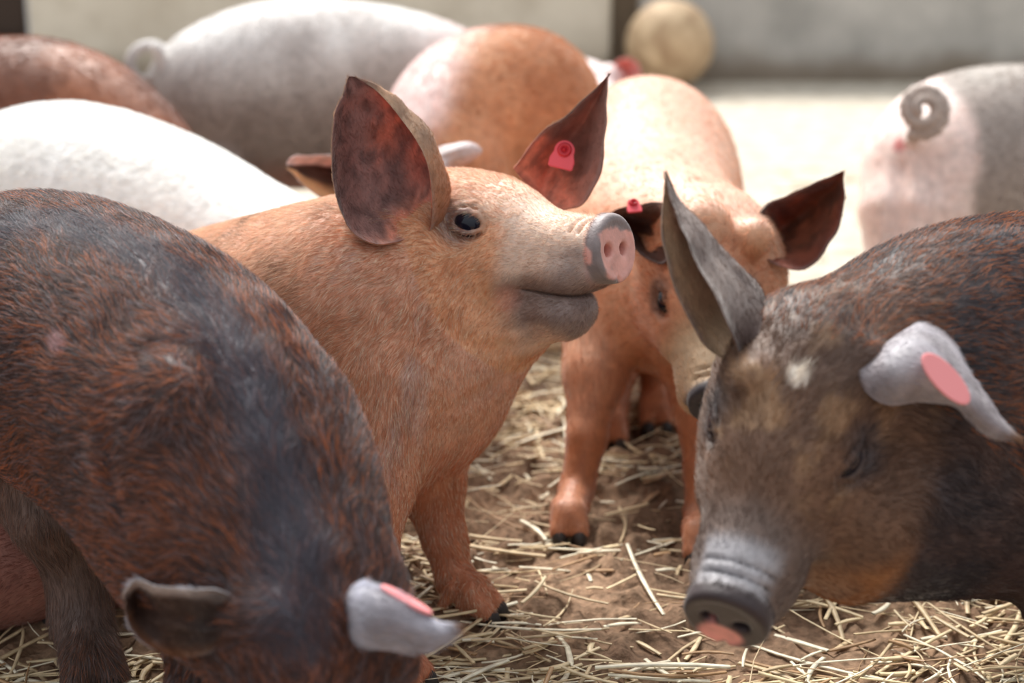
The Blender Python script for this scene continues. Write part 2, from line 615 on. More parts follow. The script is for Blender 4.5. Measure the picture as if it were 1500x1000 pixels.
        taper = taper * np.minimum(1, (1 - u)[:, None] * 6 + .3)
        tk = th * (1 + 1.2 * (1 - u)[:, None] ** 2) * taper
        uc = u[:, None]; vc = v[None, :]
        wob = wob + fold * .0045 * (np.exp(-((vc - .28 + .3 * uc) / .10) ** 2) - .8 * np.exp(-((vc + .05 + .2 * uc) / .14) ** 2)) * np.clip(1 - 1.3 * uc, 0, 1)
        gr = gr + nn * wob[..., None]
        top = gr + nn * tk[..., None] * .5; bot = gr - nn * tk[..., None] * .5
        V = np.concatenate([top.reshape(-1, 3), bot.reshape(-1, 3)])
        a = np.arange(nu * nv).reshape(nu, nv)
        q1 = np.stack([a[:-1, :-1], a[:-1, 1:], a[1:, 1:], a[1:, :-1]], -1).reshape(-1, 4)
        if sg > 0: q1 = q1[:, ::-1]
        q2 = q1[:, ::-1] + nu * nv
        o = nu * nv
        rim = np.concatenate([a[:, 0], a[-1, 1:], a[::-1, -1][1:], a[0, ::-1][1:]])
        r2 = np.roll(rim, -1)
        q3 = np.stack([rim, r2, r2 + o, rim + o], 1)
        if sg < 0: q3 = q3[:, ::-1]
        F = np.concatenate([q1, q2, q3])
        uu = np.repeat(u, nv); vv = np.tile(v, nu)
        P = gr.reshape(-1, 3)
        nz = fbm(P, 30, 11 + self.seed); n2 = fbm(P, 90, 5 + self.seed)
        ci = cin(uu, vv, nz, n2); co = cout(uu, vv, nz, n2)
        fl = (M[-1] - M[0]); fl = unit(fl)
        return V, F, np.concatenate([ci, co]), np.tile(fl, (len(V), 1))
    def build(self, paint, hairpaint=None, hair_dens=None):
        root = bpy.data.objects.new('pig', None); COL.objects.link(root)
        pts = np.array(self.pts); lo = pts.min(0) - .03; hi = pts.max(0) + .03
        lo[2] = max(lo[2], -0.02)
        c = self.spine.mean(0) if len(self.spine) else pts.mean(0)
        root.location = (c[0], c[1], 0.0)
        root.empty_display_size = 0.1
        bpy.context.view_layer.update()
        self.root = root
        V, F = self.s.mesh(lo, hi, self.cell)
        # flow + colour by nearest primitives
        Wt = np.zeros(len(V)); FL = np.zeros((len(V), 3))
        for p in self.s.prims:
            if p.op != 'add' or p.flow is None: continue
            d = p.f(V); w = np.exp(-np.clip(d, -0.02, 1) / 0.012)
            Wt += w; FL += w[:, None] * np.asarray(p.flow)
        N = vert_normals(V, F)
        FL /= np.maximum(Wt, 1e-9)[:, None]
        side = np.clip(1 - np.abs(N[:, 2]), 0, 1)
        FL = FL + np.array([0, 0, -0.55]) * side[:, None]
        H = ((V - self.ho) @ self.headR.T / self.hs) if self.headR is not None else np.full((len(V), 3), -9.0)
        rl = np.sqrt(H[:, 1] ** 2 + (H[:, 2] + .02) ** 2)
        H = H - np.stack([.5 * sstep(rl, .115, .19) + 9 * (H[:, 0] > .03), 0 * rl, 0 * rl], 1)
        col = paint(V, N, H)
        thin = np.zeros(len(V))
        nbody = len(V)
        Vs, Fs, Cs, FLs, Ts = [V], [F], [col], [FL], [thin]
        off = len(V)
        for e in self.ears:
            v, f, cc, fl = self.ear_mesh(e)
            Vs.append(v); Fs.append(f + off); Cs.append(cc); FLs.append(fl); Ts.append(np.full(len(v), .16)); off += len(v)
        V = np.concatenate(Vs); F = np.concatenate(Fs); col = np.concatenate(Cs); FL = np.concatenate(FLs); thin = np.concatenate(Ts)
        base = np.array(root.location)
        me = mesh_from('body', V - base, F, M_SKIN)
        at = me.color_attributes.new('coat', 'FLOAT_COLOR', 'POINT')
        at.data.foreach_set('color', np.concatenate([np.clip(col, 0, 1), np.ones((len(V), 1))], 1).astype(np.float32).ravel())
        a2 = me.attributes.new('thin', 'FLOAT', 'POINT'); a2.data.foreach_set('value', thin.astype(np.float32))
        body = bpy.data.objects.new('body', me); COL.objects.link(body); body.parent = root
        self.body = body
        tag(root, self.label, 'pig', 'pigs in the pen')
        N = vert_normals(V, F)
        # eyes
        for ec, er, X, out, Z in self.eyes:
            bm = bmesh.new()
            bmesh.ops.create_uvsphere(bm, u_segments=24, v_segments=14, radius=er)
            me2 = bpy.data.meshes.new('eye'); bm.to_mesh(me2); bm.free()
            me2.polygons.foreach_set('use_smooth', [True] * len(me2.polygons)); me2.materials.append(M_EYE)
            eo = bpy.data.objects.new('eye', me2); COL.objects.link(eo); eo.parent = root
            eo.location = Vector(ec - base)
        # hooves: two claws per foot
        for foot, f, sd_, rr in self.feet:
            VV = []; FF = []
            for s in (-1, 1):
                o = len(VV)
                cx = foot + sd_ * s * rr * .55 + f * .016; zt = foot[2] - .004
                for lv, (fz, sc, fr) in enumerate([(zt, .50, .0), (zt * .5 + .004, .60, .006), (.0, .62, .012)]):
                    for a in range(12):
                        an = a / 12 * 2 * math.pi
                        rx = math.cos(an); ry = math.sin(an)
                        p = cx + f * (rx * rr * sc * (1.25 if rx > 0 else .9) + fr) + sd_ * (ry * rr * sc * .72)
                        VV.append([p[0], p[1], fz])
                for lv in range(2):
                    for a in range(12):
                        b = (a + 1) % 12
                        FF.append((o + lv * 12 + a, o + lv * 12 + b, o + lv * 12 + 12 + b, o + lv * 12 + 12 + a)[::-1])
                FF.append(tuple(o + a for a in range(12))); FF.append(tuple(o + 24 + a for a in range(11, -1, -1)))
            me3 = mesh_from('hoof', np.array(VV) - base, FF, M_HOOF)
            ho = bpy.data.objects.new('hoof', me3); COL.objects.link(ho); ho.parent = root
        # hair
        if self.nh:
            self.hairs(V, F, N, FL, col, hairpaint, hair_dens, base, nbody)
        return root
    def hairs(self, V, F, N, FL, col, hairpaint, dens, base, nbody):
        r = np.random.default_rng(self.seed + 100)
        a, b, c, d = (V[F[:, i]] for i in range(4))
        area = np.linalg.norm(np.cross(c - a, d - b), axis=1) * .5
        fc = (a + b + c + d) / 4; fnn = (N[F[:, 0]] + N[F[:, 2]]); fnn /= np.maximum(np.linalg.norm(fnn, axis=1), 1e-9)[:, None]
        view = np.array([0, 0, CAM_H]) - fc; vd = np.linalg.norm(view, axis=1); facing = (fnn * view).sum(1) / vd
        w = area * (facing > -0.45)
        # in (or close to) the frame only
        dd = fc - np.array([0, 0, CAM_H]); dep = dd[:, 1] * cp - dd[:, 2] * sp
        px = 750 + FPX * dd[:, 0] / dep; py = 500 - FPX * (dd[:, 1] * sp + dd[:, 2] * cp) / dep
        w = w * ((px > -350) & (px < 1950) & (py > -120) & (py < 1300))
        H = (fc - self.ho) @ self.headR.T / self.hs if self.headR is not None else np.full((len(fc), 3), -9.)
        isear = F[:, 0] >= nbody
        w = np.where(isear, w * .8, w)
        if dens is not None: w = w * dens(fc, fnn, H)
        # bare snout disc
        w = w * ~((H[:, 0] > -.012) & (np.abs(H[:, 1]) < .06) & (np.abs(H[:, 2]) < .06))
        # bare eyelids
        n = self.nh
        cdf = np.cumsum(w); ix = np.searchsorted(cdf, r.random(n) * cdf[-1])
        ix = np.minimum(ix, len(F) - 1)
        s, t = r.random((2, n, 1))
        q = F[ix]
        def bl(A): return (A[q[:, 0]] * (1 - s) + A[q[:, 1]] * s) * (1 - t) + (A[q[:, 3]] * (1 - s) + A[q[:, 2]] * s) * t
        P = bl(V); Nn = bl(N); Nn /= np.maximum(np.linalg.norm(Nn, axis=1), 1e-9)[:, None]
        Fl = bl(FL); C = bl(col)
        # clump + random deviation
        j = np.stack([vnoise(P, 45, 31) - .5, vnoise(P, 45, 47) - .5, vnoise(P, 45, 59) - .5], 1) * 1.0
        Fl = Fl + j + r.normal(0, .16, (n, 3))
        Fl = Fl - Nn * (Fl * Nn).sum(1, keepdims=True)
        Fl /= np.maximum(np.linalg.norm(Fl, axis=1), 1e-6)[:, None]
        ear = isear[ix]
        Lh = self.hl * r.uniform(.55, 1.35, n) * np.where(ear, .5, 1)
        lift = r.uniform(.12, .42, n)
        Hh = (P - self.ho) @ self.headR.T / self.hs if self.headR is not None else np.full((n, 3), -9.)
        Lh *= np.where(Hh[:, 0] > -.16, .62, 1)
        K = 4
        pos = np.zeros((n, K, 3))
        for k in range(K):
            t_ = k / (K - 1)
            pos[:, k] = P - Nn * .0004 + Fl * (Lh * t_)[:, None] * .95 + Nn * (Lh * lift * (t_ - .35 * t_ * t_))[:, None]
        if hairpaint is not None:
            hc = hairpaint(P, Nn, Hh, C, r)
        else:
            hc = C * 1.1
        hc = np.where(ear[:, None], C * 1.15, hc)
        hc = np.clip(hc * r.uniform(.65, 1.4, (n, 1)), 0, 1)
        cu = bpy.data.hair_curves.new('bristles')
        cu.add_curves([K] * n)
        cu.attributes['position'].data.foreach_set('vector', (pos - base).astype(np.float32).ravel())
        ra = cu.attributes.get('radius') or cu.attributes.new('radius', 'FLOAT', 'POINT')
        rad = np.tile(np.array([1, .9, .65, .12]) * self.hr, n) * np.repeat(r.uniform(.7, 1.3, n), K)
        ra.data.foreach_set('value', rad.astype(np.float32))
        ca = cu.attributes.new('hcol', 'FLOAT_COLOR', 'CURVE')
        ca.data.foreach_set('color', np.concatenate([hc, np.ones((n, 1))], 1).astype(np.float32).ravel())
        cu.materials.append(M_HAIR)
        ho = bpy.data.objects.new('bristles', cu); COL.objects.link(ho); ho.parent = self.root
        tag(ho, kind='stuff')
    def ear_tag(self, c, n, up, size=0.03, stud=True, oval=False):
        """rounded arrow-shaped plastic tag with a stud"""
        c = np.asarray(c, float); n = unit(n); up = np.asarray(up, float); up = unit(up - n * (up @ n)); s = np.cross(up, n)
        base = np.array(self.root.location)
        if oval:
            prof = [(math.cos(a) * .44, math.sin(a) * 1.0 - .1) for a in np.linspace(0, 2 * math.pi, 20, endpoint=False)]
        else:
            prof = [(math.cos(a) * .5, math.sin(a) * .5 + .12) for a in np.linspace(-.2, math.pi + .2, 12)]
            prof += [(-.62, -.35), (-.6, -.72), (-.5, -.78), (.5, -.78), (.6, -.72), (.62, -.35)]
        h = .0016
        VV = []; m = len(prof)
        for z, sc in ((-h, 1), (-h * .3, 1.03), (h * .5, 1.03), (h, .96)):
            for x, y in prof: VV.append(c + s * x * size * sc + up * y * size * sc + n * z - base)
        FF = []
        for k in range(3):
            for a in range(m):
                b = (a + 1) % m; FF.append((k * m + a, k * m + b, k * m + m + b, k * m + m + a))
        FF.append(tuple(range(m - 1, -1, -1))); FF.append(tuple(3 * m + a for a in range(m)))
        me = mesh_from('ear_tag', np.array(VV), FF, M_TAGP if oval else M_TAG, smooth=False)
        o = bpy.data.objects.new('ear_tag', me); COL.objects.link(o); o.parent = self.root
        if stud:
            VV = []; FF = []; cc = c + up * size * .15
            prof2 = [(.36, h), (.36, h + .0022), (.28, h + .0034), (.17, h + .0028), (.15, h + .001), (.10, h + .001), (.08, h + .0042), (.0, h + .0052)]
            for rr_, z in prof2:
                for a in range(20):
                    an = a / 20 * 2 * math.pi
                    VV.append(cc + s * math.cos(an) * rr_ * size + up * math.sin(an) * rr_ * size + n * z - base)
            for k in range(len(prof2) - 1):
                for a in range(20):
                    b = (a + 1) % 20; FF.append((k * 20 + a, k * 20 + b, k * 20 + 20 + b, k * 20 + 20 + a))
            me = mesh_from('stud', np.array(VV), FF, M_TAGD)
            o2 = bpy.data.objects.new('stud', me); COL.objects.link(o2); o2.parent = o

# colour helpers
def lerp(a, b, t):
    t = np.asarray(t)[:, None] if np.ndim(t) == 1 else t
    return a * (1 - t) + b * t
def full(c, n): return np.tile(c, (n, 1))
#@@SETTING

# ------------------------------------------------------------------ the setting
def ground_h(x, y):
    P = np.stack([x, y, np.zeros_like(x)], 1)
    lump = fbm(P, 9, 1, 3) - .5
    clod = np.maximum(vnoise(P, 38, 9) - .55, 0) * .9
    clod2 = np.maximum(vnoise(P, 80, 19) - .5, 0) * .45
    k = 1 - sstep(y, 2.9, 4.0)
    k2 = sstep(y, 1.7, 2.0) * (1 - sstep(y, 2.5, 3.0))
    return lump * .022 * (0.4 + .6 * k) + (clod + clod2) * (.030 + .03 * k2) * k - .004

def build_ground():
    ys = np.concatenate([np.arange(-1.5, 1.2, .08), np.arange(1.2, 3.2, .008), np.arange(3.2, 7.6, .06)])
    xs = np.concatenate([np.arange(-6, -1.1, .12), np.arange(-1.1, 1.1, .008), np.arange(1.1, 6.1, .12)])
    X, Y = np.meshgrid(xs, ys)
    x, y = X.ravel(), Y.ravel()
    z = ground_h(x, y)
    V = np.stack([x, y, z], 1)
    a = np.arange(len(V)).reshape(X.shape)
    F = np.stack([a[:-1, :-1], a[:-1, 1:], a[1:, 1:], a[1:, :-1]], -1).reshape(-1, 4)
    m, nt, b = mat_new('dirt_floor')
    N, L = nt.nodes, nt.links
    geo = N.new('ShaderNodeNewGeometry')
    n1 = N.new('ShaderNodeTexNoise'); n1.inputs['Scale'].default_value = 7; n1.inputs['Detail'].default_value = 8
    n2 = N.new('ShaderNodeTexNoise'); n2.inputs['Scale'].default_value = 90; n2.inputs['Detail'].default_value = 6
    L.new(geo.outputs['Position'], n1.inputs['Vector']); L.new(geo.outputs['Position'], n2.inputs['Vector'])
    r1 = N.new('ShaderNodeValToRGB')
    r1.color_ramp.elements[0].position = .3; r1.color_ramp.elements[0].color = (*srgb(102, 78, 62), 1)
    r1.color_ramp.elements[1].position = .72; r1.color_ramp.elements[1].color = (*srgb(170, 140, 114), 1)
    L.new(n1.outputs['Fac'], r1.inputs[0])
    r2 = N.new('ShaderNodeValToRGB')
    r2.color_ramp.elements[0].position = .3; r2.color_ramp.elements[0].color = (.55, .55, .55, 1)
    r2.color_ramp.elements[1].position = .7; r2.color_ramp.elements[1].color = (1.25, 1.25, 1.25, 1)
    L.new(n2.outputs['Fac'], r2.inputs[0])
    mu = N.new('ShaderNodeMix'); mu.data_type = 'RGBA'; mu.blend_type = 'MULTIPLY'; mu.inputs[0].default_value = 1
    L.new(r1.outputs[0], mu.inputs[6]); L.new(r2.outputs[0], mu.inputs[7])
    # floor colour blends to a paler tone towards the back of the pen
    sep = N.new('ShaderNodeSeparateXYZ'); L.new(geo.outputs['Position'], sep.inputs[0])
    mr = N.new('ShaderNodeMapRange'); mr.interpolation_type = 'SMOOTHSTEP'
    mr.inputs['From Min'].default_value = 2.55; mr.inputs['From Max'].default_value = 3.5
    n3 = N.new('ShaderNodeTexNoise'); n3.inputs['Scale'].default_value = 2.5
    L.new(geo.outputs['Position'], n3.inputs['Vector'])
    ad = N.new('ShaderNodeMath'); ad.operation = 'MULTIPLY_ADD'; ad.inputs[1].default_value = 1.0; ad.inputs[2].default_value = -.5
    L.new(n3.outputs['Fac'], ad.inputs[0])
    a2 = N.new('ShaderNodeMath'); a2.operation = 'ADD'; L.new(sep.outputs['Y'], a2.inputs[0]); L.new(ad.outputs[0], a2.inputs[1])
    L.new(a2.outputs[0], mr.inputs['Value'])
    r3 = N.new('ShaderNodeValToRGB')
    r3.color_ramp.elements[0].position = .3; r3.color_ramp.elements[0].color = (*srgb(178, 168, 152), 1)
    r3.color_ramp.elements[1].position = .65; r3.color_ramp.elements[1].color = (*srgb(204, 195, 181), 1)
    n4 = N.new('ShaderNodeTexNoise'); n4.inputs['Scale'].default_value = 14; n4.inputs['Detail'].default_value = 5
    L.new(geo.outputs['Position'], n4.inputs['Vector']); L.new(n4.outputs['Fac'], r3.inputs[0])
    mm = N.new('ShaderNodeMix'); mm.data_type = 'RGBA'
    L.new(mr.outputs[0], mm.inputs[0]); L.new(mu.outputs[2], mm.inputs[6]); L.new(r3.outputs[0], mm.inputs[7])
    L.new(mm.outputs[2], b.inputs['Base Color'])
    b.inputs['Roughness'].default_value = .95
    b.inputs['Specular IOR Level'].default_value = .2
    bp = N.new('ShaderNodeBump'); bp.inputs['Strength'].default_value = .8; bp.inputs['Distance'].default_value = .006
    L.new(n2.outputs['Fac'], bp.inputs['Height']); L.new(bp.outputs[0], b.inputs['Normal'])
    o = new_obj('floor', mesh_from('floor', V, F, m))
    tag(o, 'brown dirt floor of the pen turning paler towards the wall', kind='structure')

def concrete(name, c0, c1, stain):
    m, nt, b = mat_new(name)
    N, L = nt.nodes, nt.links
    geo = N.new('ShaderNodeNewGeometry')
    n1 = N.new('ShaderNodeTexNoise'); n1.inputs['Scale'].default_value = 3.2; n1.inputs['Detail'].default_value = 9; n1.inputs['Roughness'].default_value = .62
    L.new(geo.outputs['Position'], n1.inputs['Vector'])
    r1 = N.new('ShaderNodeValToRGB')
    r1.color_ramp.elements[0].position = .33; r1.color_ramp.elements[0].color = (*c0, 1)
    r1.color_ramp.elements[1].position = .62; r1.color_ramp.elements[1].color = (*c1, 1)
    L.new(n1.outputs['Fac'], r1.inputs[0])
    # damp splashed band low down
    sep = N.new('ShaderNodeSeparateXYZ'); L.new(geo.outputs['Position'], sep.inputs[0])
    n2 = N.new('ShaderNodeTexNoise'); n2.inputs['Scale'].default_value = 5
    L.new(geo.outputs['Position'], n2.inputs['Vector'])
    ad = N.new('ShaderNodeMath'); ad.operation = 'MULTIPLY_ADD'; ad.inputs[1].default_value = -.12
    L.new(n2.outputs['Fac'], ad.inputs[0]); L.new(sep.outputs['Z'], ad.inputs[2])
    mr = N.new('ShaderNodeMapRange'); mr.interpolation_type = 'SMOOTHSTEP'
    mr.inputs['From Min'].default_value = -.04; mr.inputs['From Max'].default_value = .09; mr.inputs['To Min'].default_value = .75; mr.inputs['To Max'].default_value = 0
    L.new(ad.outputs[0], mr.inputs['Value'])
    mm = N.new('ShaderNodeMix'); mm.data_type = 'RGBA'
    L.new(mr.outputs[0], mm.inputs[0]); L.new(r1.outputs[0], mm.inputs[6]); mm.inputs[7].default_value = (*stain, 1)
    L.new(mm.outputs[2], b.inputs['Base Color'])
    b.inputs['Roughness'].default_value = .85
    n3 = N.new('ShaderNodeTexNoise'); n3.inputs['Scale'].default_value = 40; n3.inputs['Detail'].default_value = 6
    L.new(geo.outputs['Position'], n3.inputs['Vector'])
    bp = N.new('ShaderNodeBump'); bp.inputs['Strength'].default_value = .5; bp.inputs['Distance'].default_value = .01
    L.new(n3.outputs['Fac'], bp.inputs['Height']); L.new(bp.outputs[0], b.inputs['Normal'])
    return m

def box_obj(name, lo, hi, mat, bev=.012, parent=None):
    bm = bmesh.new()
    bmesh.ops.create_cube(bm, size=1)
    for v in bm.verts:
        v.co = Vector([lo[i] + (v.co[i] + .5) * (hi[i] - lo[i]) for i in range(3)])
    bmesh.ops.bevel(bm, geom=bm.edges[:], offset=bev, segments=2, affect='EDGES')
    me = bpy.data.meshes.new(name); bm.to_mesh(me); bm.free()
    me.materials.append(mat)
    return new_obj(name, me, parent)

build_ground()
WY = 6.5
m_wl = concrete('pale_concrete', srgb(186, 176, 160), srgb(214, 206, 192), srgb(120, 104, 84))
m_wr = concrete('grey_concrete', srgb(162, 160, 156), srgb(194, 191, 186), srgb(112, 94, 72))
m_dk = simple_mat('dark_doorway_timber', tuple(srgb(58, 44, 36)), .8)
o = box_obj('wall_back', (0.50, WY, -.05), (6.2, WY + .18, .60), m_wr); tag(o, 'grey stained concrete wall at the right behind the pigs', kind='structure')
o = box_obj('wall_left', (-1.88, WY - .05, -.05), (.385, WY + .09, .60), m_wl); tag(o, 'pale concrete wall at the left behind the pigs', kind='structure')
o = box_obj('gap_shade_board_1', (.25, WY + .10, -.05), (.60, WY + .16, .60), simple_mat('gap_shade_brown', tuple(srgb(132, 116, 98)), .85)); tag(o, 'board coloured like the shade in the gap between the two concrete walls', kind='structure')  # board added behind the gap, its dark colour stands in for shade
d = new_obj('door_1', None); d.location = (-2.6, WY, 0); tag(d, 'dark timber gate left of the pale wall', kind='structure')
bpy.context.view_layer.update()
for i in range(8):
    x1 = -1.91 - i * .19
    box_obj('plank', (x1 - .18, WY + .0 + .012 * (i % 2), -.03), (x1, WY + .05 + .012 * (i % 2), .58), m_dk, .006, d)
box_obj('rail', (-3.44, WY - .05, .10), (-1.91, WY - .001, .18), m_dk, .006, d)
box_obj('rail', (-3.44, WY - .05, .44), (-1.91, WY - .001, .52), m_dk, .006, d)

# ball by the wall
def build_ball():
    c = W(981, 62, 6.25); r = .168
    c[2] = r
    bm = bmesh.new(); bmesh.ops.create_icosphere(bm, subdivisions=5, radius=r)
    for v in bm.verts:
        n = v.co.normalized()
        # panel seams: three great circles pressed in
        dd = min(abs(n.x * .8 + n.z * .6), abs(n.y * .9 - n.z * .43), abs(n.x * .5 - n.y * .3 - n.z * .8))
        v.co *= 1 - .012 * math.exp(-(dd / .02) ** 2)
        v.co *= 1 + .006 * math.sin(n.x * 7 + n.y * 5) * math.sin(n.z * 6)
    me = bpy.data.meshes.new('ball'); bm.to_mesh(me); bm.free()
    me.polygons.foreach_set('use_smooth', [True] * len(me.polygons))
    m, nt, b = mat_new('scuffed_tan_ball')
    N, L = nt.nodes, nt.links
    tcn = N.new('ShaderNodeTexCoord')
    n1 = N.new('ShaderNodeTexNoise'); n1.inputs['Scale'].default_value = 14; n1.inputs['Detail'].default_value = 7
    L.new(tcn.outputs['Object'], n1.inputs['Vector'])
    r1 = N.new('ShaderNodeValToRGB')
    r1.color_ramp.elements[0].position = .3; r1.color_ramp.elements[0].color = (*srgb(158, 128, 98), 1)
    r1.color_ramp.elements[1].position = .68; r1.color_ramp.elements[1].color = (*srgb(210, 184, 150), 1)
    L.new(n1.outputs['Fac'], r1.inputs[0]); L.new(r1.outputs[0], b.inputs['Base Color']); b.inputs['Roughness'].default_value = .75
    me.materials.append(m)
    o = new_obj('ball', me); o.location = Vector(c)
    tag(o, 'large scuffed tan ball on the pale floor against the grey wall', 'ball')
build_ball()
#@@PIGS

# ------------------------------------------------------------------ pig A: the ginger one looking up
TAN = srgb(206, 152, 122); TAN_L = srgb(226, 184, 146); PINK = srgb(222, 168, 148); GREYP = srgb(168, 150, 144)
A = Pig('ginger pig in sharp focus at the centre lifting its snout, round red ear tag', cell=.0027, hairs=230000, hair_len=.0120, hair_rad=.00014, seed=1)
A.torso([(640, 425, 2.12, .095, .115), (590, 462, 2.10, .118, .15), (520, 505, 2.08, .14, .175), (400, 510, 2.16, .148, .163), (290, 520, 2.30, .145, .155), (215, 535, 2.42, .13, .14)])
A.head(W(903, 366, 1.93), (.78, -.10, .62), (.02, 1, .16), 1.0)
# brisket and throat
_cr = lambda: (A.crease([(604, 385), (614, 440), (616, 510), (604, 570)], .0035), A.crease([(806, 512), (750, 552), (685, 588), (615, 612)], .0035),
               A.crease([(650, 470), (690, 508), (750, 512)], .002), A.crease([(560, 420), (566, 500), (560, 580)], .002, .016))
A.s.add(p_seg(W(735, 470, 2.06), W(625, 560, 2.05), (.06, .065), (.085, .10)), .06, flow=unit(W(625, 560, 2.05) - W(735, 470, 2.06)))
A.s.add(p_seg(W(625, 560, 2.05), W(560, 620, 2.05), (.085, .10), (.10, .09)), .06, flow=np.array([0, 0, -1.]))
_cr()
A.leg([(W(560, 590, 1.99), .085), (W(546, 700, 1.95), .050), (W(540, 810, 1.915), .032), (W(552, 905, 1.90), .026), (G(582, 972, .035), .027)], (.9, -.35))
A.leg([(W(610, 600, 2.10), .085), (W(628, 700, 2.10), .043), (W(651, 790, 2.09), .026), (W(666, 845, 2.085), .023), (G(692, 872, .03), .025)], (.9, -.35))
A.autoleg(W(235, 600, 2.28), -.44, 2.16, fwd=(1, -.2)); A.autoleg(W(220, 590, 2.46), -.52, 2.40, fwd=(1, -.2))
# near ear (left of picture), hollow facing the camera
def ear_in_A(u, v, n, n2):
    red = srgb(232, 128, 98); dk = srgb(150, 108, 100); pk = srgb(226, 152, 128)
    c = lerp(full(dk, len(u)), full(red, len(u)), sstep(v + n * .9, .15, .85) * (1 - sstep(u, .6, .95)))
    c = lerp(c, full(pk, len(u)), (1 - sstep(u + (n - .5) * .4, .05, .32)))
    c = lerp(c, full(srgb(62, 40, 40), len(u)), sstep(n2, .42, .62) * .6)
    return c
def ear_out_tan(u, v, n, n2):
    return lerp(full(srgb(205, 170, 140), len(u)), full(srgb(150, 120, 100), len(u)), sstep(n, .3, .7))
def ear_out_A(u, v, n, n2):
    return lerp(full(srgb(176, 118, 82), len(u)), ear_out_tan(u, v, n, n2), sstep(u + (n - .5) * .3, .15, .6))
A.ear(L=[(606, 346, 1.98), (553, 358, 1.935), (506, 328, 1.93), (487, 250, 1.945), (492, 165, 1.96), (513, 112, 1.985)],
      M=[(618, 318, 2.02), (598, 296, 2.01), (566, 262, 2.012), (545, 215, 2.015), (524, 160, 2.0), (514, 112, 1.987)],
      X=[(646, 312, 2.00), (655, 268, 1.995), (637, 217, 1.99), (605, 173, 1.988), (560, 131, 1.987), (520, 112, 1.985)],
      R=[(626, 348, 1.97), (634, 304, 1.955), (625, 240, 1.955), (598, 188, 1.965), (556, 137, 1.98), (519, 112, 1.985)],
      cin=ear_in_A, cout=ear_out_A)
# far ear
def ear_in_A2(u, v, n, n2):
    c = lerp(full(srgb(140, 100, 90), len(u)), full(srgb(224, 142, 118), len(u)), (1 - sstep(u + (n - .5) * .4, .1, .42)))
    return lerp(c, full(srgb(110, 70, 60), len(u)), sstep(n2, .4, .7) * .5)
A.ear(L=[(752, 246, 2.13), (785, 205, 2.11), (815, 178, 2.10), (845, 152, 2.09), (870, 130, 2.085), (893, 106, 2.08)],
      M=[(790, 290, 2.15), (812, 246, 2.165), (836, 215, 2.16), (856, 185, 2.14), (875, 148, 2.11), (893, 107, 2.082)],
      R=[(826, 308, 2.13), (856, 298, 2.10), (879, 255, 2.075), (886, 205, 2.07), (888, 155, 2.075), (894, 108, 2.08)],
      cin=ear_in_A2, cout=ear_out_tan, root=False)
def paint_A(P, N, H):
    n = len(P); nz = fbm(P, 14, 3); n2 = fbm(P, 50, 8)
    c = full(TAN, n)
    c = lerp(c, full(srgb(214, 164, 138), n), sstep(nz, .35, .65))
    c = lerp(c, full(srgb(190, 168, 162), n), sstep(fbm(P * np.array([1, 1, .35]), 26, 13), .52, .68) * (1 - sstep(np.abs(P[:, 0] + .17), .04, .10)) * .7)
    # legs and lower chest a deeper ginger, belly skin pinker
    c = lerp(c, full(srgb(180, 108, 72), n), (1 - sstep(P[:, 2], .12, .34)) * .8)
    c = lerp(c, full(srgb(206, 128, 104), n), (1 - sstep(N[:, 2], -.9, -.2)) * .6)
    inh = (H[:, 0] > -.34) * 1.0
    # neck crease greyer
    # face: pale forehead, pale muzzle, grey lower muzzle
    face = sstep(H[:, 0], -.30, -.26)
    c = lerp(c, full(srgb(222, 166, 124), n), face * .8)
    pale = sstep(H[:, 2] + (nz - .5) * .06, .02, .06) * sstep(H[:, 0], -.27, -.2)
    c = lerp(c, full(srgb(240, 214, 196), n), pale * .75)
    muz = sstep(H[:, 0] + (nz - .5) * .05, -.135, -.10) 
    c = lerp(c, full(srgb(226, 202, 186), n), muz * .85)
    low = muz * (1 - sstep(H[:, 2] + (nz - .5) * .03, -.045, -.015)) * sstep(H[:, 2] + (n2 - .5) * .03, -.112, -.085)
    c = lerp(c, full(srgb(120, 98, 92), n), low * .85)
    c = lerp(c, full(srgb(150, 134, 132), n), sstep(H[:, 0] + (n2 - .5) * .05, -.085, -.04) * (1 - sstep(H[:, 2] + (n2 - .5) * .04, -.02, .012)) * .7)
    ey = np.minimum(np.linalg.norm(H - np.array([-.188, -.066, .024]), axis=1), np.linalg.norm(H - np.array([-.188, .066, .024]), axis=1))
    c = lerp(c, full(srgb(120, 106, 112), n), (1 - sstep(ey + (nz - .5) * .01, .016, .042)) * .8)
    corner = np.minimum(np.linalg.norm(H - np.array([-.125, -.05, -.062]), axis=1), np.linalg.norm(H - np.array([-.125, .05, -.062]), axis=1))
    c = lerp(c, full(srgb(226, 150, 132), n), (1 - sstep(corner, .008, .026)) * .35)
    # disc: pink with grey mottled rim
    disc = sstep(H[:, 0], -.022, -.014)
    rr = np.sqrt(H[:, 1] ** 2 + H[:, 2] ** 2)
    c = lerp(c, full(srgb(232, 172, 160), n), disc)
    c = lerp(c, full(srgb(142, 130, 130), n), disc * sstep(rr + (n2 - .5) * .05 + (H[:, 2]) * .2, .033, .040))
    return c
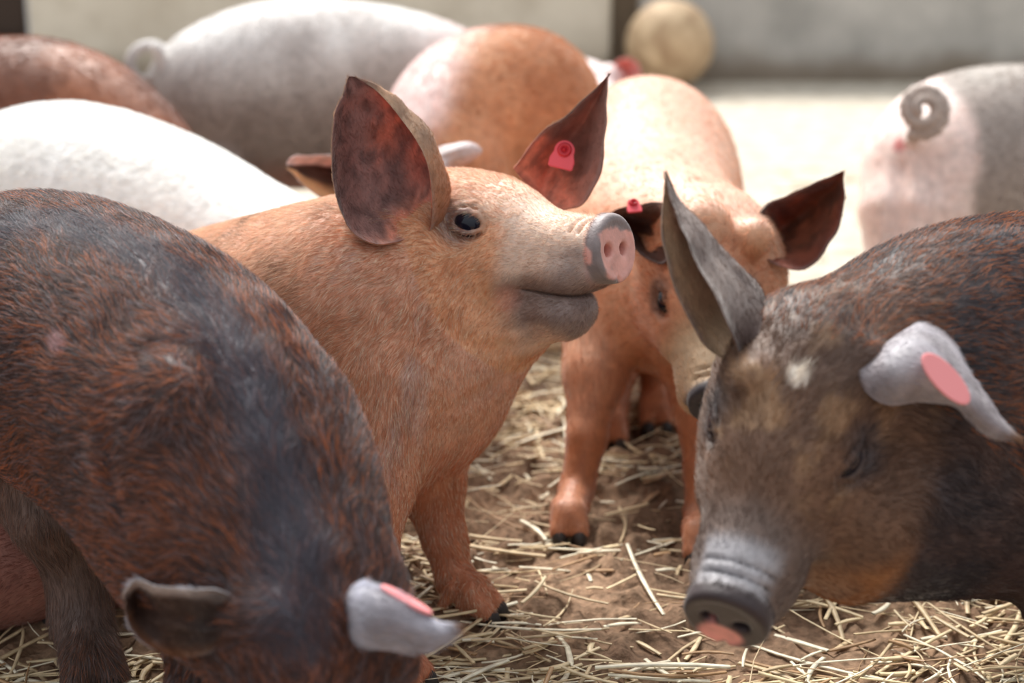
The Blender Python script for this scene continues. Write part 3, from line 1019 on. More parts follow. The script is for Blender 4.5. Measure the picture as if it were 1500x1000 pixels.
def hair_A(P, N, H, C, r):
    n = len(P)
    hc = lerp(full(srgb(196, 124, 74), n), C * 1.15, np.full(n, .5))
    pick = r.random(n) < .25
    hc[pick] = srgb(240, 220, 196)
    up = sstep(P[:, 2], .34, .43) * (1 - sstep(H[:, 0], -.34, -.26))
    hc = lerp(hc, full(srgb(226, 196, 168), n), up * .55)  # whitish sheen along the upper back, put into the hair colour
    body = 1 - sstep(H[:, 0], -.34, -.26)
    dk = sstep(fbm(P, 18, 77), .5, .72) * body * (r.random(n) < .55)
    hc = lerp(hc, full(srgb(104, 62, 40), n), dk * .75)
    mz = sstep(H[:, 0], -.15, -.1)
    hc = lerp(hc, C * 1.2, mz * .8)
    return hc
A.build(paint_A, hair_A, lambda P, N, H: np.where((N[:, 2] < -.1) & (H[:, 0] < -.1), .45, 1.0))
tp = W(826, 224, 2.115)
A.ear_tag(tp, CV((-.05, .05, 1)), CV((.25, 1, 0)), .026)

# ------------------------------------------------------------------ pig B: dark red-brown, front left, head down
B = Pig('dark red-brown pig in the left foreground with its head down to the ground', cell=.0042, hairs=260000, hair_len=.019, hair_rad=.00021, seed=2)
B.torso([(418, 880, 1.49, .073, .082), (382, 800, 1.54, .104, .118), (335, 715, 1.60, .125, .145), (256, 603, 1.69, .135, .152), (160, 533, 1.79, .142, .153), (55, 482, 1.89, .145, .145), (-35, 500, 1.96, .125, .13)])
B.ell(W(440, 690, 1.62), (.05, .08, .10), k=.05, flow=np.array([0, 0, -1.]))
B.ell(W(275, 630, 1.545), (.05, .07, .08), k=.06, flow=np.array([0, 0, -1.]))
for cr_ in ([(158, 640), (166, 710), (190, 790)], [(205, 515), (258, 498), (305, 530), (330, 600), (345, 680)], [(438, 520), (436, 600), (446, 700), (468, 800)]):
    B.crease(cr_, .0045, .014, .016)
B.head(W(470, 1330, 1.37), (.08, -.92, .36), (0, .38, .92), .96)
B.leg([(W(290, 770, 1.64), .07), (W(300, 890, 1.64), .045), (W(300, 1000, 1.63), .034), (G(305, 1090, .035), .03)], (.3, -1))
B.leg([(W(455, 760, 1.70), .07), (W(470, 880, 1.72), .045), (W(480, 960, 1.71), .034), (G(488, 1040, .035), .03)], (.3, -1))
# hind leg stepping forward under the belly
B.leg([(W(20, 620, 1.93), .09), (W(82, 745, 1.90), .052), (W(112, 820, 1.93), .038), (W(118, 900, 1.93), .034), (G(135, 965, .035), .032)], (.35, -1))
B.leg([(W(60, 640, 2.2), .09), (W(60, 740, 2.22), .05), (G(85, 860, .035), .03)], (.35, -1))
def ear_dark_in(u, v, n, n2):
    c = lerp(full(srgb(66, 42, 32), len(u)), full(srgb(120, 76, 48), len(u)), sstep(np.abs(v) + n * .3, .8, 1.15))
    c = lerp(c, full(srgb(176, 164, 158), len(u)), 1 - sstep(v + n * .1, -.80, -.62))
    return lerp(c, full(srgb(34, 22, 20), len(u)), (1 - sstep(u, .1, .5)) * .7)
def ear_grey_out(u, v, n, n2):
    c = lerp(full(srgb(182, 182, 192), len(u)), full(srgb(156, 152, 160), len(u)), sstep(n, .35, .7))
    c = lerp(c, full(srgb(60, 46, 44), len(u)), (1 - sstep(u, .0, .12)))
    c = lerp(c, full(srgb(120, 84, 58), len(u)), sstep(u, .88, .98))
    return c
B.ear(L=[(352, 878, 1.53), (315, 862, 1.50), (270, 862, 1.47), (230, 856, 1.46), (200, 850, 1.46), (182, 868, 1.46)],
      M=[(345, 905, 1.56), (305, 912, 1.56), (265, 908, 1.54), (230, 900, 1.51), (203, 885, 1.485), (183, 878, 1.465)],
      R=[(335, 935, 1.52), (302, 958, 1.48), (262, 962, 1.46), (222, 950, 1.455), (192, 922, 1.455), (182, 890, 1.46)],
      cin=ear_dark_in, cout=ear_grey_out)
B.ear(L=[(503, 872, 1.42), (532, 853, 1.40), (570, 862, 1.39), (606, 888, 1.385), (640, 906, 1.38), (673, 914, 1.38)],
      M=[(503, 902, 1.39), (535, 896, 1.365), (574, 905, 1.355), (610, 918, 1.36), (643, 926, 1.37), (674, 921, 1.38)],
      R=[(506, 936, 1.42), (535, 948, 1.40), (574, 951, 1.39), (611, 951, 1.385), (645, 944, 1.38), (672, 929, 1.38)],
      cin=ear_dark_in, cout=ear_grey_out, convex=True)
sp_B = np.array([W(px, py, B.depth_at(px, py)) for px, py in ((20, 330), (110, 325), (200, 365), (265, 410), (320, 470), (365, 550), (395, 640), (418, 740), (432, 850), (440, 940))])
def d_poly(P, poly):
    D = np.full(len(P), 9.)
    for a, b in zip(poly[:-1], poly[1:]):
        D = np.minimum(D, p_cone(a, b, 0, 0)(P))
    return D
def paint_B(P, N, H):
    n = len(P); nz = fbm(P, 12, 21); n2 = fbm(P, 40, 22)
    c = lerp(full(srgb(58, 44, 46), n), full(srgb(92, 62, 54), n), sstep(nz, .3, .7))
    c = lerp(c, full(srgb(70, 70, 82), n), (1 - sstep(d_poly(P, sp_B) + (nz - .5) * .03, .012, .05)) * .9)
    c = lerp(c, full(srgb(122, 76, 46), n), (1 - sstep(N[:, 2], -.8, -.1)) * .6)
    lg = (1 - sstep(P[:, 2], .22, .32)) * sstep(P[:, 1], 1.5, 1.6)
    c = lerp(c, full(srgb(112, 92, 84), n), lg * .8)
    # healed graze on the flank
    g = W(88, 508, 1.72)
    dr = p_cone(np.array([0, 0, CAM_H]), g + (g - np.array([0, 0, CAM_H])) * .2, 0, 0)(P)
    g = np.linalg.norm(P - GRZ, axis=1)
    c = lerp(c, full(srgb(190, 150, 150), n), (1 - sstep(g + (n2 - .5) * .004, .006, .0095)))
    c = lerp(c, full(srgb(150, 60, 60), n), (1 - sstep(g, .003, .006)))
    return c
def hair_B(P, N, H, C, r):
    n = len(P)
    hc = lerp(full(srgb(90, 56, 46), n), C, np.full(n, .5))
    a = r.random(n)
    cop = sstep(fbm(P, 16, 66), .38, .62)
    hc[a < .10 + .18 * cop] = srgb(190, 110, 66)
    hc[(a > .28) & (a < .42)] = srgb(140, 126, 132)
    hc[a > .72] = srgb(52, 40, 40)
    st = (1 - sstep(d_poly(P, sp_B), .012, .045))
    hc = lerp(hc, full(srgb(84, 82, 94), n), st * (.55 + .4 * r.random(n)))  # dark back stripe, its hair colour lightened with painted sheen
    lg = (1 - sstep(P[:, 2], .22, .32)) * sstep(P[:, 1], 1.62, 1.72)
    hc = lerp(hc, full(srgb(124, 102, 92), n), lg * .85)
    gz = np.linalg.norm(P - GRZ, axis=1) < .011
    hc[gz] = srgb(190, 150, 150)
    return hc
o3 = np.array([0, 0, CAM_H]); dir3 = unit(W(88, 508, 2) - o3)
t3 = 0.8
for _ in range(300):
    v3 = B.s.plain((o3 + dir3 * t3)[None])[0]
    if v3 < .0005: break
    t3 += max(v3 * .6, .0005)
GRZ = o3 + dir3 * t3
B.build(paint_B, hair_B, lambda P, N, H: np.where((P[:, 2] < .3) & (P[:, 1] > 1.7), .3, 1.0))
B.ear_tag(W(592, 876, 1.375), CV((.50, .85, .08)), CV((-.8, .5, .1)), .024, stud=False, oval=True)

# ------------------------------------------------------------------ pig I: dark pig, front right
I = Pig('dark brown pig at the right front, grey hanging ear with a pale pink tag', cell=.0036, hairs=150000, hair_len=.015, hair_rad=.00022, seed=3)
I.torso([(1270, 590, 1.66, .105, .125), (1370, 580, 1.72, .13, .165), (1490, 575, 1.82, .15, .19), (1640, 560, 2.0, .16, .19), (1800, 550, 2.2, .16, .18), (1900, 560, 2.35, .14, .16)])
I.head(W(1062, 912, 1.48), (-.36, -.80, .46), (-.105, .51, .80), 1.02)
I.crease([(1335, 640), (1372, 700), (1395, 790)], .004, .016, .02)
I.s.add(p_seg(W(1250, 760, 1.62), W(1450, 720, 1.72), (.07, .085), (.10, .11)), .06, flow=unit([1, 0, 0]))
I.autoleg(W(1530, 740, 1.75), .62, 1.45, fwd=(-1, -.5)); I.autoleg(W(1600, 720, 1.95), .80, 1.70, fwd=(-1, -.5))
I.autoleg(W(1850, 640, 2.2), 1.10, 2.0, fwd=(-1, -.5)); I.autoleg(W(1880, 640, 2.4), 1.20, 2.15, fwd=(-1, -.5))
def ear_I1_in(u, v, n, n2):
    return lerp(full(srgb(110, 80, 66), len(u)), full(srgb(190, 160, 130), len(u)), sstep(-v + n * .4, .5, 1.1))
def ear_I1_out(u, v, n, n2):
    c = lerp(full(srgb(152, 138, 132), len(u)), full(srgb(118, 102, 96), len(u)), sstep(n, .3, .7))
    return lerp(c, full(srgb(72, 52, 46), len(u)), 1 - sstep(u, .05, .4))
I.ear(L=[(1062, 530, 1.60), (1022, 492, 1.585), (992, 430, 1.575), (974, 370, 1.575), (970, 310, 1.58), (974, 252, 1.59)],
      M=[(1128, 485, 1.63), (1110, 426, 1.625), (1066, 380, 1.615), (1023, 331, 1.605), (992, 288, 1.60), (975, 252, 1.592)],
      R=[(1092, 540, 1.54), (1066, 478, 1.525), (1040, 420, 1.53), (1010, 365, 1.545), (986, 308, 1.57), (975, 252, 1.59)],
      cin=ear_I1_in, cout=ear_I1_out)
def ear_I2_out(u, v, n, n2):
    c = lerp(full(srgb(184, 180, 186), len(u)), full(srgb(150, 142, 146), len(u)), sstep(n, .35, .7))
    return lerp(c, full(srgb(130, 96, 70), len(u)), sstep(u, .86, .98))
I.ear(L=[(1300, 505, 1.60), (1350, 474, 1.57), (1398, 505, 1.555), (1428, 560, 1.54), (1465, 608, 1.53), (1500, 640, 1.52)],
      M=[(1275, 525, 1.54), (1322, 522, 1.50), (1372, 545, 1.49), (1412, 583, 1.495), (1455, 622, 1.505), (1500, 645, 1.52)],
      R=[(1240, 545, 1.57), (1290, 588, 1.55), (1350, 588, 1.54), (1402, 592, 1.53), (1440, 635, 1.525), (1498, 652, 1.52)],
      cin=ear_dark_in, cout=ear_I2_out, convex=True)
def paint_I(P, N, H):
    n = len(P); nz = fbm(P, 14, 31); n2 = fbm(P, 34, 36)
    c = lerp(full(srgb(46, 38, 42), n), full(srgb(74, 52, 46), n), sstep(nz, .35, .65))
    # face browner
    face = sstep(H[:, 0] + (nz - .5) * .1, -.44, -.14) * (H[:, 0] < .1)
    c = lerp(c, full(srgb(118, 86, 64), n), face * .8)
    c = lerp(c, full(srgb(176, 140, 104), n), face * sstep(n2, .5, .7) * sstep(H[:, 2], .0, .03) * (1 - sstep(H[:, 0], -.13, -.1)) * .6)
    spot = np.linalg.norm((H - np.array([-.215, .0, .085])) * np.array([1, 1, .3]), axis=1)
    c = lerp(c, full(srgb(226, 214, 200), n), 1 - sstep(spot + (n2 - .5) * .012, .006, .014))
    # jaw ginger
    jaw = (1 - sstep(H[:, 2], -.08, -.05)) * face
    c = lerp(c, full(srgb(158, 104, 58), n), jaw * .8)
    # muzzle dark-grey with pale bridge just behind the disc
    muz = sstep(H[:, 0] + (nz - .5) * .04, -.12, -.08)
    c = lerp(c, full(srgb(104, 90, 84), n), muz * .7)
    br = sstep(H[:, 0], -.075, -.055) * (1 - sstep(H[:, 0], -.022, -.012)) * sstep(H[:, 2] + (n2 - .5) * .03, .012, .030)
    c = lerp(c, full(srgb(186, 186, 192), n), br * .7)
    ey = np.minimum(np.linalg.norm(H - np.array([-.188, -.066, .024]), axis=1), np.linalg.norm(H - np.array([-.188, .066, .024]), axis=1))
    c = lerp(c, full(srgb(50, 48, 56), n), (1 - sstep(ey + (nz - .5) * .01, .018, .040)) * .75)
    disc = sstep(H[:, 0], -.022, -.014)
    c = lerp(c, full(srgb(52, 40, 42), n), disc)
    # pink lower half of the disc
    pk = disc * (1 - sstep(np.linalg.norm((H[:, 1:] - np.array([-.004, -.022])) * np.array([.75, 1]), axis=1) + (n2 - .5) * .008, .012, .018))
    c = lerp(c, full(srgb(222, 146, 138), n), pk)
    return c
def hair_I(P, N, H, C, r):
    n = len(P); a = r.random(n)
    hc = C * 1.15
    body = (H[:, 0] < -.26)
    k = body & (a < .34); hc[k] = srgb(172, 100, 56)
    k = body & (a > .75); hc[k] = srgb(40, 38, 48)
    return hc
I.build(paint_I, hair_I)
I.ear_tag(W(1382, 551, 1.478), CV((.25, .35, 1)), CV((-.62, .75, 0)), .029, stud=False, oval=True)

# ------------------------------------------------------------------ pig H: ginger, behind, coming towards the camera
Hh = Pig('ginger pig behind the central one, walking towards the camera with its snout lowered', cell=.0052, hairs=60000, hair_len=.013, hair_rad=.00026, seed=4)
Hh.torso([(1045, 400, 2.32, .10, .115), (1000, 398, 2.42, .12, .13), (958, 388, 2.52, .140, .150), (955, 325, 2.75, .147, .158), (950, 255, 2.95, .148, .16), (948, 238, 3.08, .125, .14)])
Hh.head(W(1047, 594, 2.13), (.03, -.80, .60), (0, .60, .80), .88)
Hh.leg([(W(888, 455, 2.46), .072), (W(872, 545, 2.41), .044), (W(860, 640, 2.37), .028), (W(845, 715, 2.355), .024), (G(833, 757, .03), .025)], (0, -1))
Hh.leg([(W(1020, 480, 2.44), .072), (W(1032, 590, 2.38), .044), (W(1033, 690, 2.35), .029), (W(1030, 750, 2.335), .026), (G(1028, 786, .03), .026)], (0, -1))
Hh.autoleg(W(905, 440, 2.88), G(893, 652)[0], G(893, 652)[1], fwd=(0, -1)); Hh.autoleg(W(975, 420, 2.9), G(960, 628)[0], G(960, 628)[1], fwd=(0, -1))
def ear_H_in(u, v, n, n2):
    c = lerp(full(srgb(92, 54, 36), len(u)), full(srgb(146, 82, 56), len(u)), sstep(n, .4, .7))
    return lerp(c, full(srgb(170, 84, 64), len(u)), sstep(v, .5, .95) * .35)
Hh.ear(L=[(1108, 318, 2.30), (1125, 298, 2.29), (1155, 285, 2.28), (1185, 272, 2.27), (1212, 260, 2.26), (1235, 250, 2.26)],
      M=[(1118, 345, 2.35), (1142, 340, 2.36), (1170, 325, 2.35), (1195, 308, 2.33), (1218, 282, 2.30), (1236, 251, 2.265)],
      R=[(1112, 372, 2.30), (1142, 388, 2.28), (1178, 394, 2.265), (1212, 362, 2.26), (1233, 315, 2.26), (1237, 253, 2.26)],
      cin=ear_H_in, cout=ear_out_tan)
def ear_H_dk(u, v, n, n2): return lerp(full(srgb(84, 48, 34), len(u)), full(srgb(120, 70, 50), len(u)), sstep(n, .4, .7))
Hh.ear(L=[(985, 300, 2.22), (960, 296, 2.19), (935, 300, 2.19), (912, 306, 2.20), (895, 311, 2.22), (882, 318, 2.24)],
      M=[(985, 335, 2.34), (962, 335, 2.36), (940, 332, 2.34), (920, 326, 2.31), (900, 322, 2.29), (883, 320, 2.262)],
      R=[(988, 365, 2.30), (972, 385, 2.27), (950, 380, 2.25), (928, 360, 2.25), (905, 340, 2.25), (883, 322, 2.245)],
      cin=ear_H_dk, cout=ear_H_dk)
def paint_H(P, N, H):
    n = len(P); nz = fbm(P, 10, 41)
    c = lerp(full(srgb(206, 148, 110), n), full(srgb(222, 176, 146), n), sstep(nz, .3, .7))
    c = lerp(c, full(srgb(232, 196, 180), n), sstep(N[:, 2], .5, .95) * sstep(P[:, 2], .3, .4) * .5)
    c = lerp(c, full(srgb(172, 104, 66), n), (1 - sstep(P[:, 2], .1, .32)) * .85)
    f = sstep(H[:, 0], -.32, -.2)
    c = lerp(c, full(srgb(190, 122, 84), n), f * .7)
    mz = sstep(H[:, 0] + (nz - .5) * .04, -.15, -.10)
    c = lerp(c, full(srgb(198, 172, 140), n), mz * .9)
    c = lerp(c, full(srgb(66, 62, 68), n), sstep(H[:, 0] - np.clip(H[:, 2], -1, .02) * .2, -.03, -.016))
    ey = np.minimum(np.linalg.norm(H - np.array([-.188, -.066, .024]), axis=1), np.linalg.norm(H - np.array([-.188, .066, .024]), axis=1))
    c = lerp(c, full(srgb(96, 74, 66), n), (1 - sstep(ey, .018, .04)) * .8)
    return c
Hh.build(paint_H, lambda P, N, H, C, r: C * 1.1)
Hh.ear_tag(W(928, 300, 2.185), CV((0, .55, .8)), CV((-.1, 1, 0)), .016)

# ------------------------------------------------------------------ pig C: white, left
def plainpaint(c0, c1, sc, seed, legc=None, extra=None):
    def f(P, N, H):
        n = len(P); nz = fbm(P, sc, seed)
        c = lerp(full(c0, n), full(c1, n), sstep(nz, .35, .65))
        if legc is not None: c = lerp(c, full(legc, n), (1 - sstep(P[:, 2], .08, .3)))
        if extra: c = extra(P, N, H, c, nz)
        return c
    return f
WHT = srgb(236, 230, 222)
C = Pig('clean white pig at the left with its back rounded behind the dark red-brown pig', cell=.006, hairs=70000, hair_len=.016, hair_rad=.0003, seed=5)
C.torso([(415, 385, 2.62, .085, .10), (345, 382, 2.70, .12, .135), (240, 345, 2.78, .15, .165), (110, 305, 2.85, .16, .172), (10, 320, 2.9, .15, .16), (-50, 345, 2.95, .125, .14)])
C.head(W(560, 530, 2.44), (.66, -.62, .36), (.4, .85, .1), .9)
C.autoleg(W(230, 440, 2.68), -.50, 2.50, fwd=(1, 0)); C.autoleg(W(260, 430, 2.85), -.55, 2.72, fwd=(1, 0))
C.autoleg(W(-10, 420, 2.85), -.92, 2.68, fwd=(1, 0)); C.autoleg(W(-10, 400, 3.0), -.95, 2.90, fwd=(1, 0))
def ear_white(u, v, n, n2): return full(srgb(238, 212, 206), len(u))
C.ear(L=[(395, 345, 2.53), (360, 325, 2.50), (335, 330, 2.48), (318, 345, 2.47), (305, 365, 2.47), (300, 385, 2.47)],
      M=[(402, 365, 2.50), (370, 350, 2.46), (345, 355, 2.45), (328, 365, 2.45), (312, 378, 2.455), (301, 388, 2.47)],
      R=[(410, 385, 2.53), (385, 385, 2.50), (360, 392, 2.48), (340, 395, 2.47), (320, 398, 2.47), (302, 392, 2.47)],
      cin=ear_white, cout=ear_white)
C.build(plainpaint(srgb(244, 241, 236), srgb(249, 248, 246), 6, 51, srgb(226, 200, 184)), lambda P, N, H, C_, r: C_ * 1.3)

# ------------------------------------------------------------------ pig D: red-brown, far left
D = Pig('plain red-brown pig at the far left edge behind the white pig', cell=.008, hairs=25000, hair_len=.014, hair_rad=.0004, seed=6)
D.torso([(-70, 215, 3.5, .15, .17), (20, 200, 3.42, .165, .195), (110, 215, 3.36, .155, .19), (190, 250, 3.30, .12, .15), (230, 290, 3.25, .095, .11)])
D.head(W(330, 390, 3.1), (.75, -.62, .2), (.5, .8, .1), .9, eyes=False)
D.autoleg(W(110, 300, 3.25), -.85, 3.05, fwd=(1, 0)); D.autoleg(W(120, 300, 3.45), -.85, 3.28, fwd=(1, 0))
D.autoleg(W(-60, 300, 3.4), -1.2, 3.2, fwd=(1, 0)); D.autoleg(W(-60, 300, 3.6), -1.22, 3.42, fwd=(1, 0))
D.build(plainpaint(srgb(112, 62, 38), srgb(146, 86, 54), 7, 61), lambda P, N, H, C_, r: C_ * 1.1)

# ------------------------------------------------------------------ pig E: large grey-white with curled tail, top left
E = Pig('large pale grey pig at the back left with a curly tail', cell=.008, hairs=30000, hair_len=.014, hair_rad=.0004, seed=7)
E.torso([(720, 190, 4.05, .12, .14), (660, 160, 4.02, .15, .18), (560, 142, 3.98, .175, .205), (430, 138, 3.93, .18, .215), (335, 150, 3.9, .155, .185), (290, 170, 3.88, .12, .145)])
E.head(W(870, 330, 3.9), (.8, -.55, .2), (.5, .8, .1), 1.0, eyes=False)
E.autoleg(W(620, 260, 3.85), W(620, 260, 3.85)[0], 3.75, fwd=(1, 0)); E.autoleg(W(640, 260, 4.1), W(640, 260, 4.1)[0], 4.0, fwd=(1, 0))
E.autoleg(W(320, 250, 3.8), W(320, 250, 3.8)[0], 3.70, fwd=(1, 0)); E.autoleg(W(320, 250, 4.0), W(320, 250, 4.0)[0], 3.95, fwd=(1, 0))
def curl(pig, c, a, b, r0, r1, turns, rad0, rad1, end=None, start=None, k=.006, depth=.03, ph=0.0):
    """c centre; a,b plane axes"""
    q = []
    n = 26
    nrm = np.cross(a, b)
    if start is not None: q.append((np.asarray(start), rad0 * 1.25))
    for i in range(n):
        t = i / (n - 1); an = ph + t * turns * 2 * math.pi; rr = r0 + (r1 - r0) * t
        q.append((c + a * math.cos(an) * rr + b * math.sin(an) * rr + nrm * depth * (t - .5), rad0 + (rad1 - rad0) * t))
    if end is not None: q.append((np.asarray(end), rad1 * .9))
    for (p0, s0), (p1, s1) in zip(q[:-1], q[1:]):
        pig.cone(p0, p1, s0, s1, k)
cR, cU, cT = CV((1, 0, 0)), CV((0, 1, 0)), CV((0, 0, 1))
curl(E, W(217, 92, 3.80), cR, cU, .046, .038, 1.1, .013, .010, start=W(262, 110, 3.86), end=W(252, 142, 3.80), ph=.3, depth=.07)
def ex_E(P, N, H, c, nz):
    n = len(P)
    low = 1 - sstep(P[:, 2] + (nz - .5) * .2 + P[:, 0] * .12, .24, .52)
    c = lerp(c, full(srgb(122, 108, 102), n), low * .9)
    c = lerp(c, full(srgb(160, 106, 90), n), (1 - sstep(P[:, 2], .14, .24)) * sstep(P[:, 0], -.75, -.5) * .8)
    return lerp(c, full(srgb(226, 204, 202), n), sstep(P[:, 0], -.28, -.1) * .7)
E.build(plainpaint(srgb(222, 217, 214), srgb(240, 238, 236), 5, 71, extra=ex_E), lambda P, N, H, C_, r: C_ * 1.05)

# ------------------------------------------------------------------ pig F: ginger saddle, behind the raised ears
F_ = Pig('pig with a ginger saddle and pinkish flank behind the central pig', cell=.008, hairs=30000, hair_len=.014, hair_rad=.0004, seed=8)
F_.torso([(645, 225, 3.2, .09, .095), (662, 192, 3.28, .125, .13), (705, 168, 3.36, .148, .158), (765, 165, 3.46, .15, .165), (800, 180, 3.6, .12, .14)])
F_.head(W(690, 375, 3.05), (.1, -.8, .5), (0, .5, .8), .85, eyes=False)
F_.autoleg(W(650, 290, 3.2), W(650, 290, 3.2)[0], 3.10, fwd=(-1, -1)); F_.autoleg(W(720, 280, 3.25), W(720, 280, 3.25)[0], 3.16, fwd=(-1, -1))
F_.autoleg(W(760, 260, 3.5), W(760, 260, 3.5)[0], 3.45, fwd=(-1, -1)); F_.autoleg(W(830, 260, 3.5), W(820, 260, 3.5)[0], 3.48, fwd=(-1, -1))
def ex_F(P, N, H, c, nz):
    return lerp(c, full(srgb(226, 200, 196), len(P)), (1 - sstep(P[:, 0] - (P[:, 2] - .4) * .45 + (nz - .5) * .08, -.20, -.10)))
F_.build(plainpaint(srgb(184, 124, 84), srgb(204, 148, 108), 7, 81, extra=ex_F), lambda P, N, H, C_, r: C_ * 1.05)

# ------------------------------------------------------------------ pig G: small patch of a white pig with a pink ear
Gp = Pig('whitish pig mostly hidden behind the others, its pink ear left of the tan ball', cell=.008, hairs=8000, hair_len=.012, hair_rad=.0004, seed=9)
Gp.torso([(862, 150, 4.3, .09, .10), (840, 165, 4.4, .12, .135), (800, 170, 4.6, .14, .15), (760, 170, 4.85, .13, .14)])
Gp.head(W(925, 265, 4.05), (.3, -.8, .5), (.1, .5, .8), .9, eyes=False)
Gp.autoleg(W(840, 230, 4.35), W(840, 230, 4.35)[0], 4.25, fwd=(.5, -1)); Gp.autoleg(W(800, 230, 4.4), W(800, 230, 4.4)[0], 4.35, fwd=(.5, -1))
Gp.autoleg(W(790, 230, 4.75), W(790, 230, 4.75)[0], 4.7, fwd=(.5, -1)); Gp.autoleg(W(740, 230, 4.8), W(740, 230, 4.8)[0], 4.75, fwd=(.5, -1))
def ear_pk_in(u, v, n, n2): return full(srgb(206, 146, 140), len(u))
Gp.ear(L=[(890, 105, 4.18), (905, 88, 4.16), (920, 84, 4.14), (932, 90, 4.13), (938, 100, 4.12), (940, 112, 4.12)],
      M=[(893, 118, 4.22), (905, 108, 4.22), (917, 104, 4.2), (927, 106, 4.18), (934, 110, 4.15), (940, 114, 4.125)],
      R=[(898, 135, 4.18), (908, 136, 4.16), (918, 134, 4.14), (928, 128, 4.13), (936, 122, 4.12), (940, 116, 4.12)],
      cin=ear_pk_in, cout=ear_white)
Gp.build(plainpaint(srgb(232, 206, 204), srgb(240, 224, 222), 7, 91), lambda P, N, H, C_, r: C_ * 1.05)

# ------------------------------------------------------------------ pig J: pale rump with curly tail, right
J = Pig('pale pig at the right edge seen from behind, grey patch and tightly curled tail', cell=.0065, hairs=40000, hair_len=.013, hair_rad=.0003, seed=10)
J.torso([(1365, 262, 3.16, .125, .14), (1395, 245, 3.22, .150, .165), (1460, 235, 3.32, .165, .18), (1560, 230, 3.45, .165, .175), (1650, 235, 3.58, .14, .15)])
J.head(W(1800, 330, 3.8), (.85, -.3, -.5), (.3, .9, 0), .9, eyes=False)
J.leg([(W(1335, 320, 3.12), .10), (W(1322, 400, 3.10), .065), (W(1335, 480, 3.12), .035), (W(1330, 540, 3.10), .03), (G(1335, 585, .035), .03)], (.8, .4))
J.leg([(W(1410, 330, 3.25), .10), (W(1400, 400, 3.2), .06), (W(1410, 480, 3.22), .035), (G(1410, 560, .035), .03)], (.8, .4))
J.autoleg(W(1600, 320, 3.4), 1.15, 3.3, fwd=(1, .3)); J.autoleg(W(1600, 300, 3.6), 1.2, 3.5, fwd=(1, .3))
curl(J, W(1352, 160, 2.985), cR, cU, .046, .012, 1.9, .0115, .008, start=W(1335, 205, 3.06), ph=-1.9, depth=.02)
J.crease([(1318, 225), (1316, 290), (1306, 360)], .008, .02, .02)
J_T = W(1352, 160, 2.985)
def ex_J(P, N, H, c, nz):
    n = len(P)
    pt = sstep(P[:, 0] + (nz - .5) * .10 + (P[:, 2] - .35) * .10, .835, .875) * (1 - sstep(P[:, 2] + (nz - .5) * .06, .50, .56))
    c = lerp(c, full(srgb(148, 136, 128), n), pt * .9)
    c = lerp(c, full(srgb(200, 196, 188), n), sstep(P[:, 2], .47, .52) * sstep(P[:, 0], .82, .9) * .6)
    tl = (np.linalg.norm(P - J_T, axis=1) < .075) & (P[:, 1] < J_T[1] + .016)
    c = np.where(tl[:, None], srgb(188, 172, 162), c)
    dv = np.linalg.norm(P - J_V, axis=1)
    return lerp(c, full(srgb(222, 120, 120), n), (1 - sstep(dv, .006, .020)) * .8)
_o = np.array([0, 0, CAM_H]); _d = unit(W(1317, 212, 3) - _o); _t = 2.4
for _ in range(300):
    _v = J.s.plain((_o + _d * _t)[None])[0]
    if _v < .001: break
    _t += max(_v * .6, .001)
J_V = _o + _d * _t
J.build(plainpaint(srgb(240, 216, 208), srgb(246, 230, 224), 7, 95, extra=ex_J), lambda P, N, H, C_, r: C_ * 1.05)

# ------------------------------------------------------------------ pig L: hidden behind the raised head, only its ears show
Lp = Pig('cream pig hidden behind the central pig, only its pale-topped ear tips showing', cell=.007, hairs=15000, hair_len=.012, hair_rad=.0003, seed=11)
Lp.torso([(572, 300, 2.62, .085, .095), (572, 325, 2.75, .098, .115), (570, 320, 2.88, .095, .115), (568, 300, 2.94, .08, .10)])
Lp.head(W(560, 470, 2.42), (-.1, -.75, .62), (0, .62, .75), .85, eyes=False)
Lp.autoleg(W(530, 390, 2.7), W(530, 390, 2.7)[0], 2.62, fwd=(0, -1), r0=.04); Lp.autoleg(W(610, 390, 2.7), W(610, 390, 2.7)[0], 2.62, fwd=(0, -1), r0=.04)
Lp.autoleg(W(545, 350, 2.88), W(540, 350, 2.88)[0], 2.84, fwd=(0, -1), r0=.04); Lp.autoleg(W(600, 350, 2.88), W(600, 350, 2.88)[0], 2.84, fwd=(0, -1), r0=.04)
def ear_L_out(u, v, n, n2): return full(srgb(206, 196, 196), len(u))
def ear_L_in(u, v, n, n2): return lerp(full(srgb(216, 206, 208), len(u)), ear_L_in0(u, v), sstep(v, -.5, -.3))
def ear_L_in0(u, v): return lerp(full(srgb(70, 44, 34), len(u)), full(srgb(206, 160, 110), len(u)), sstep(v + u * .3, .55, .9))
Lp.ear(L=[(520, 245, 2.56), (495, 228, 2.54), (470, 226, 2.53), (448, 228, 2.52), (430, 231, 2.52), (420, 238, 2.52)],
      M=[(520, 265, 2.60), (497, 255, 2.61), (474, 252, 2.59), (453, 250, 2.56), (435, 248, 2.54), (421, 244, 2.523)],
      R=[(520, 295, 2.56), (500, 300, 2.53), (478, 292, 2.52), (458, 280, 2.515), (440, 266, 2.515), (422, 249, 2.52)],
      cin=ear_L_in, cout=ear_L_out)
Lp.ear(L=[(610, 245, 2.60), (635, 222, 2.59), (660, 210, 2.58), (680, 208, 2.57), (695, 211, 2.57), (705, 218, 2.57)],
      M=[(612, 255, 2.58), (636, 238, 2.565), (660, 226, 2.555), (680, 221, 2.555), (694, 220, 2.56), (706, 221, 2.57)],
      R=[(615, 280, 2.60), (638, 262, 2.59), (662, 248, 2.58), (682, 240, 2.57), (696, 232, 2.57), (706, 224, 2.57)],
      cin=ear_L_in, cout=ear_L_out)
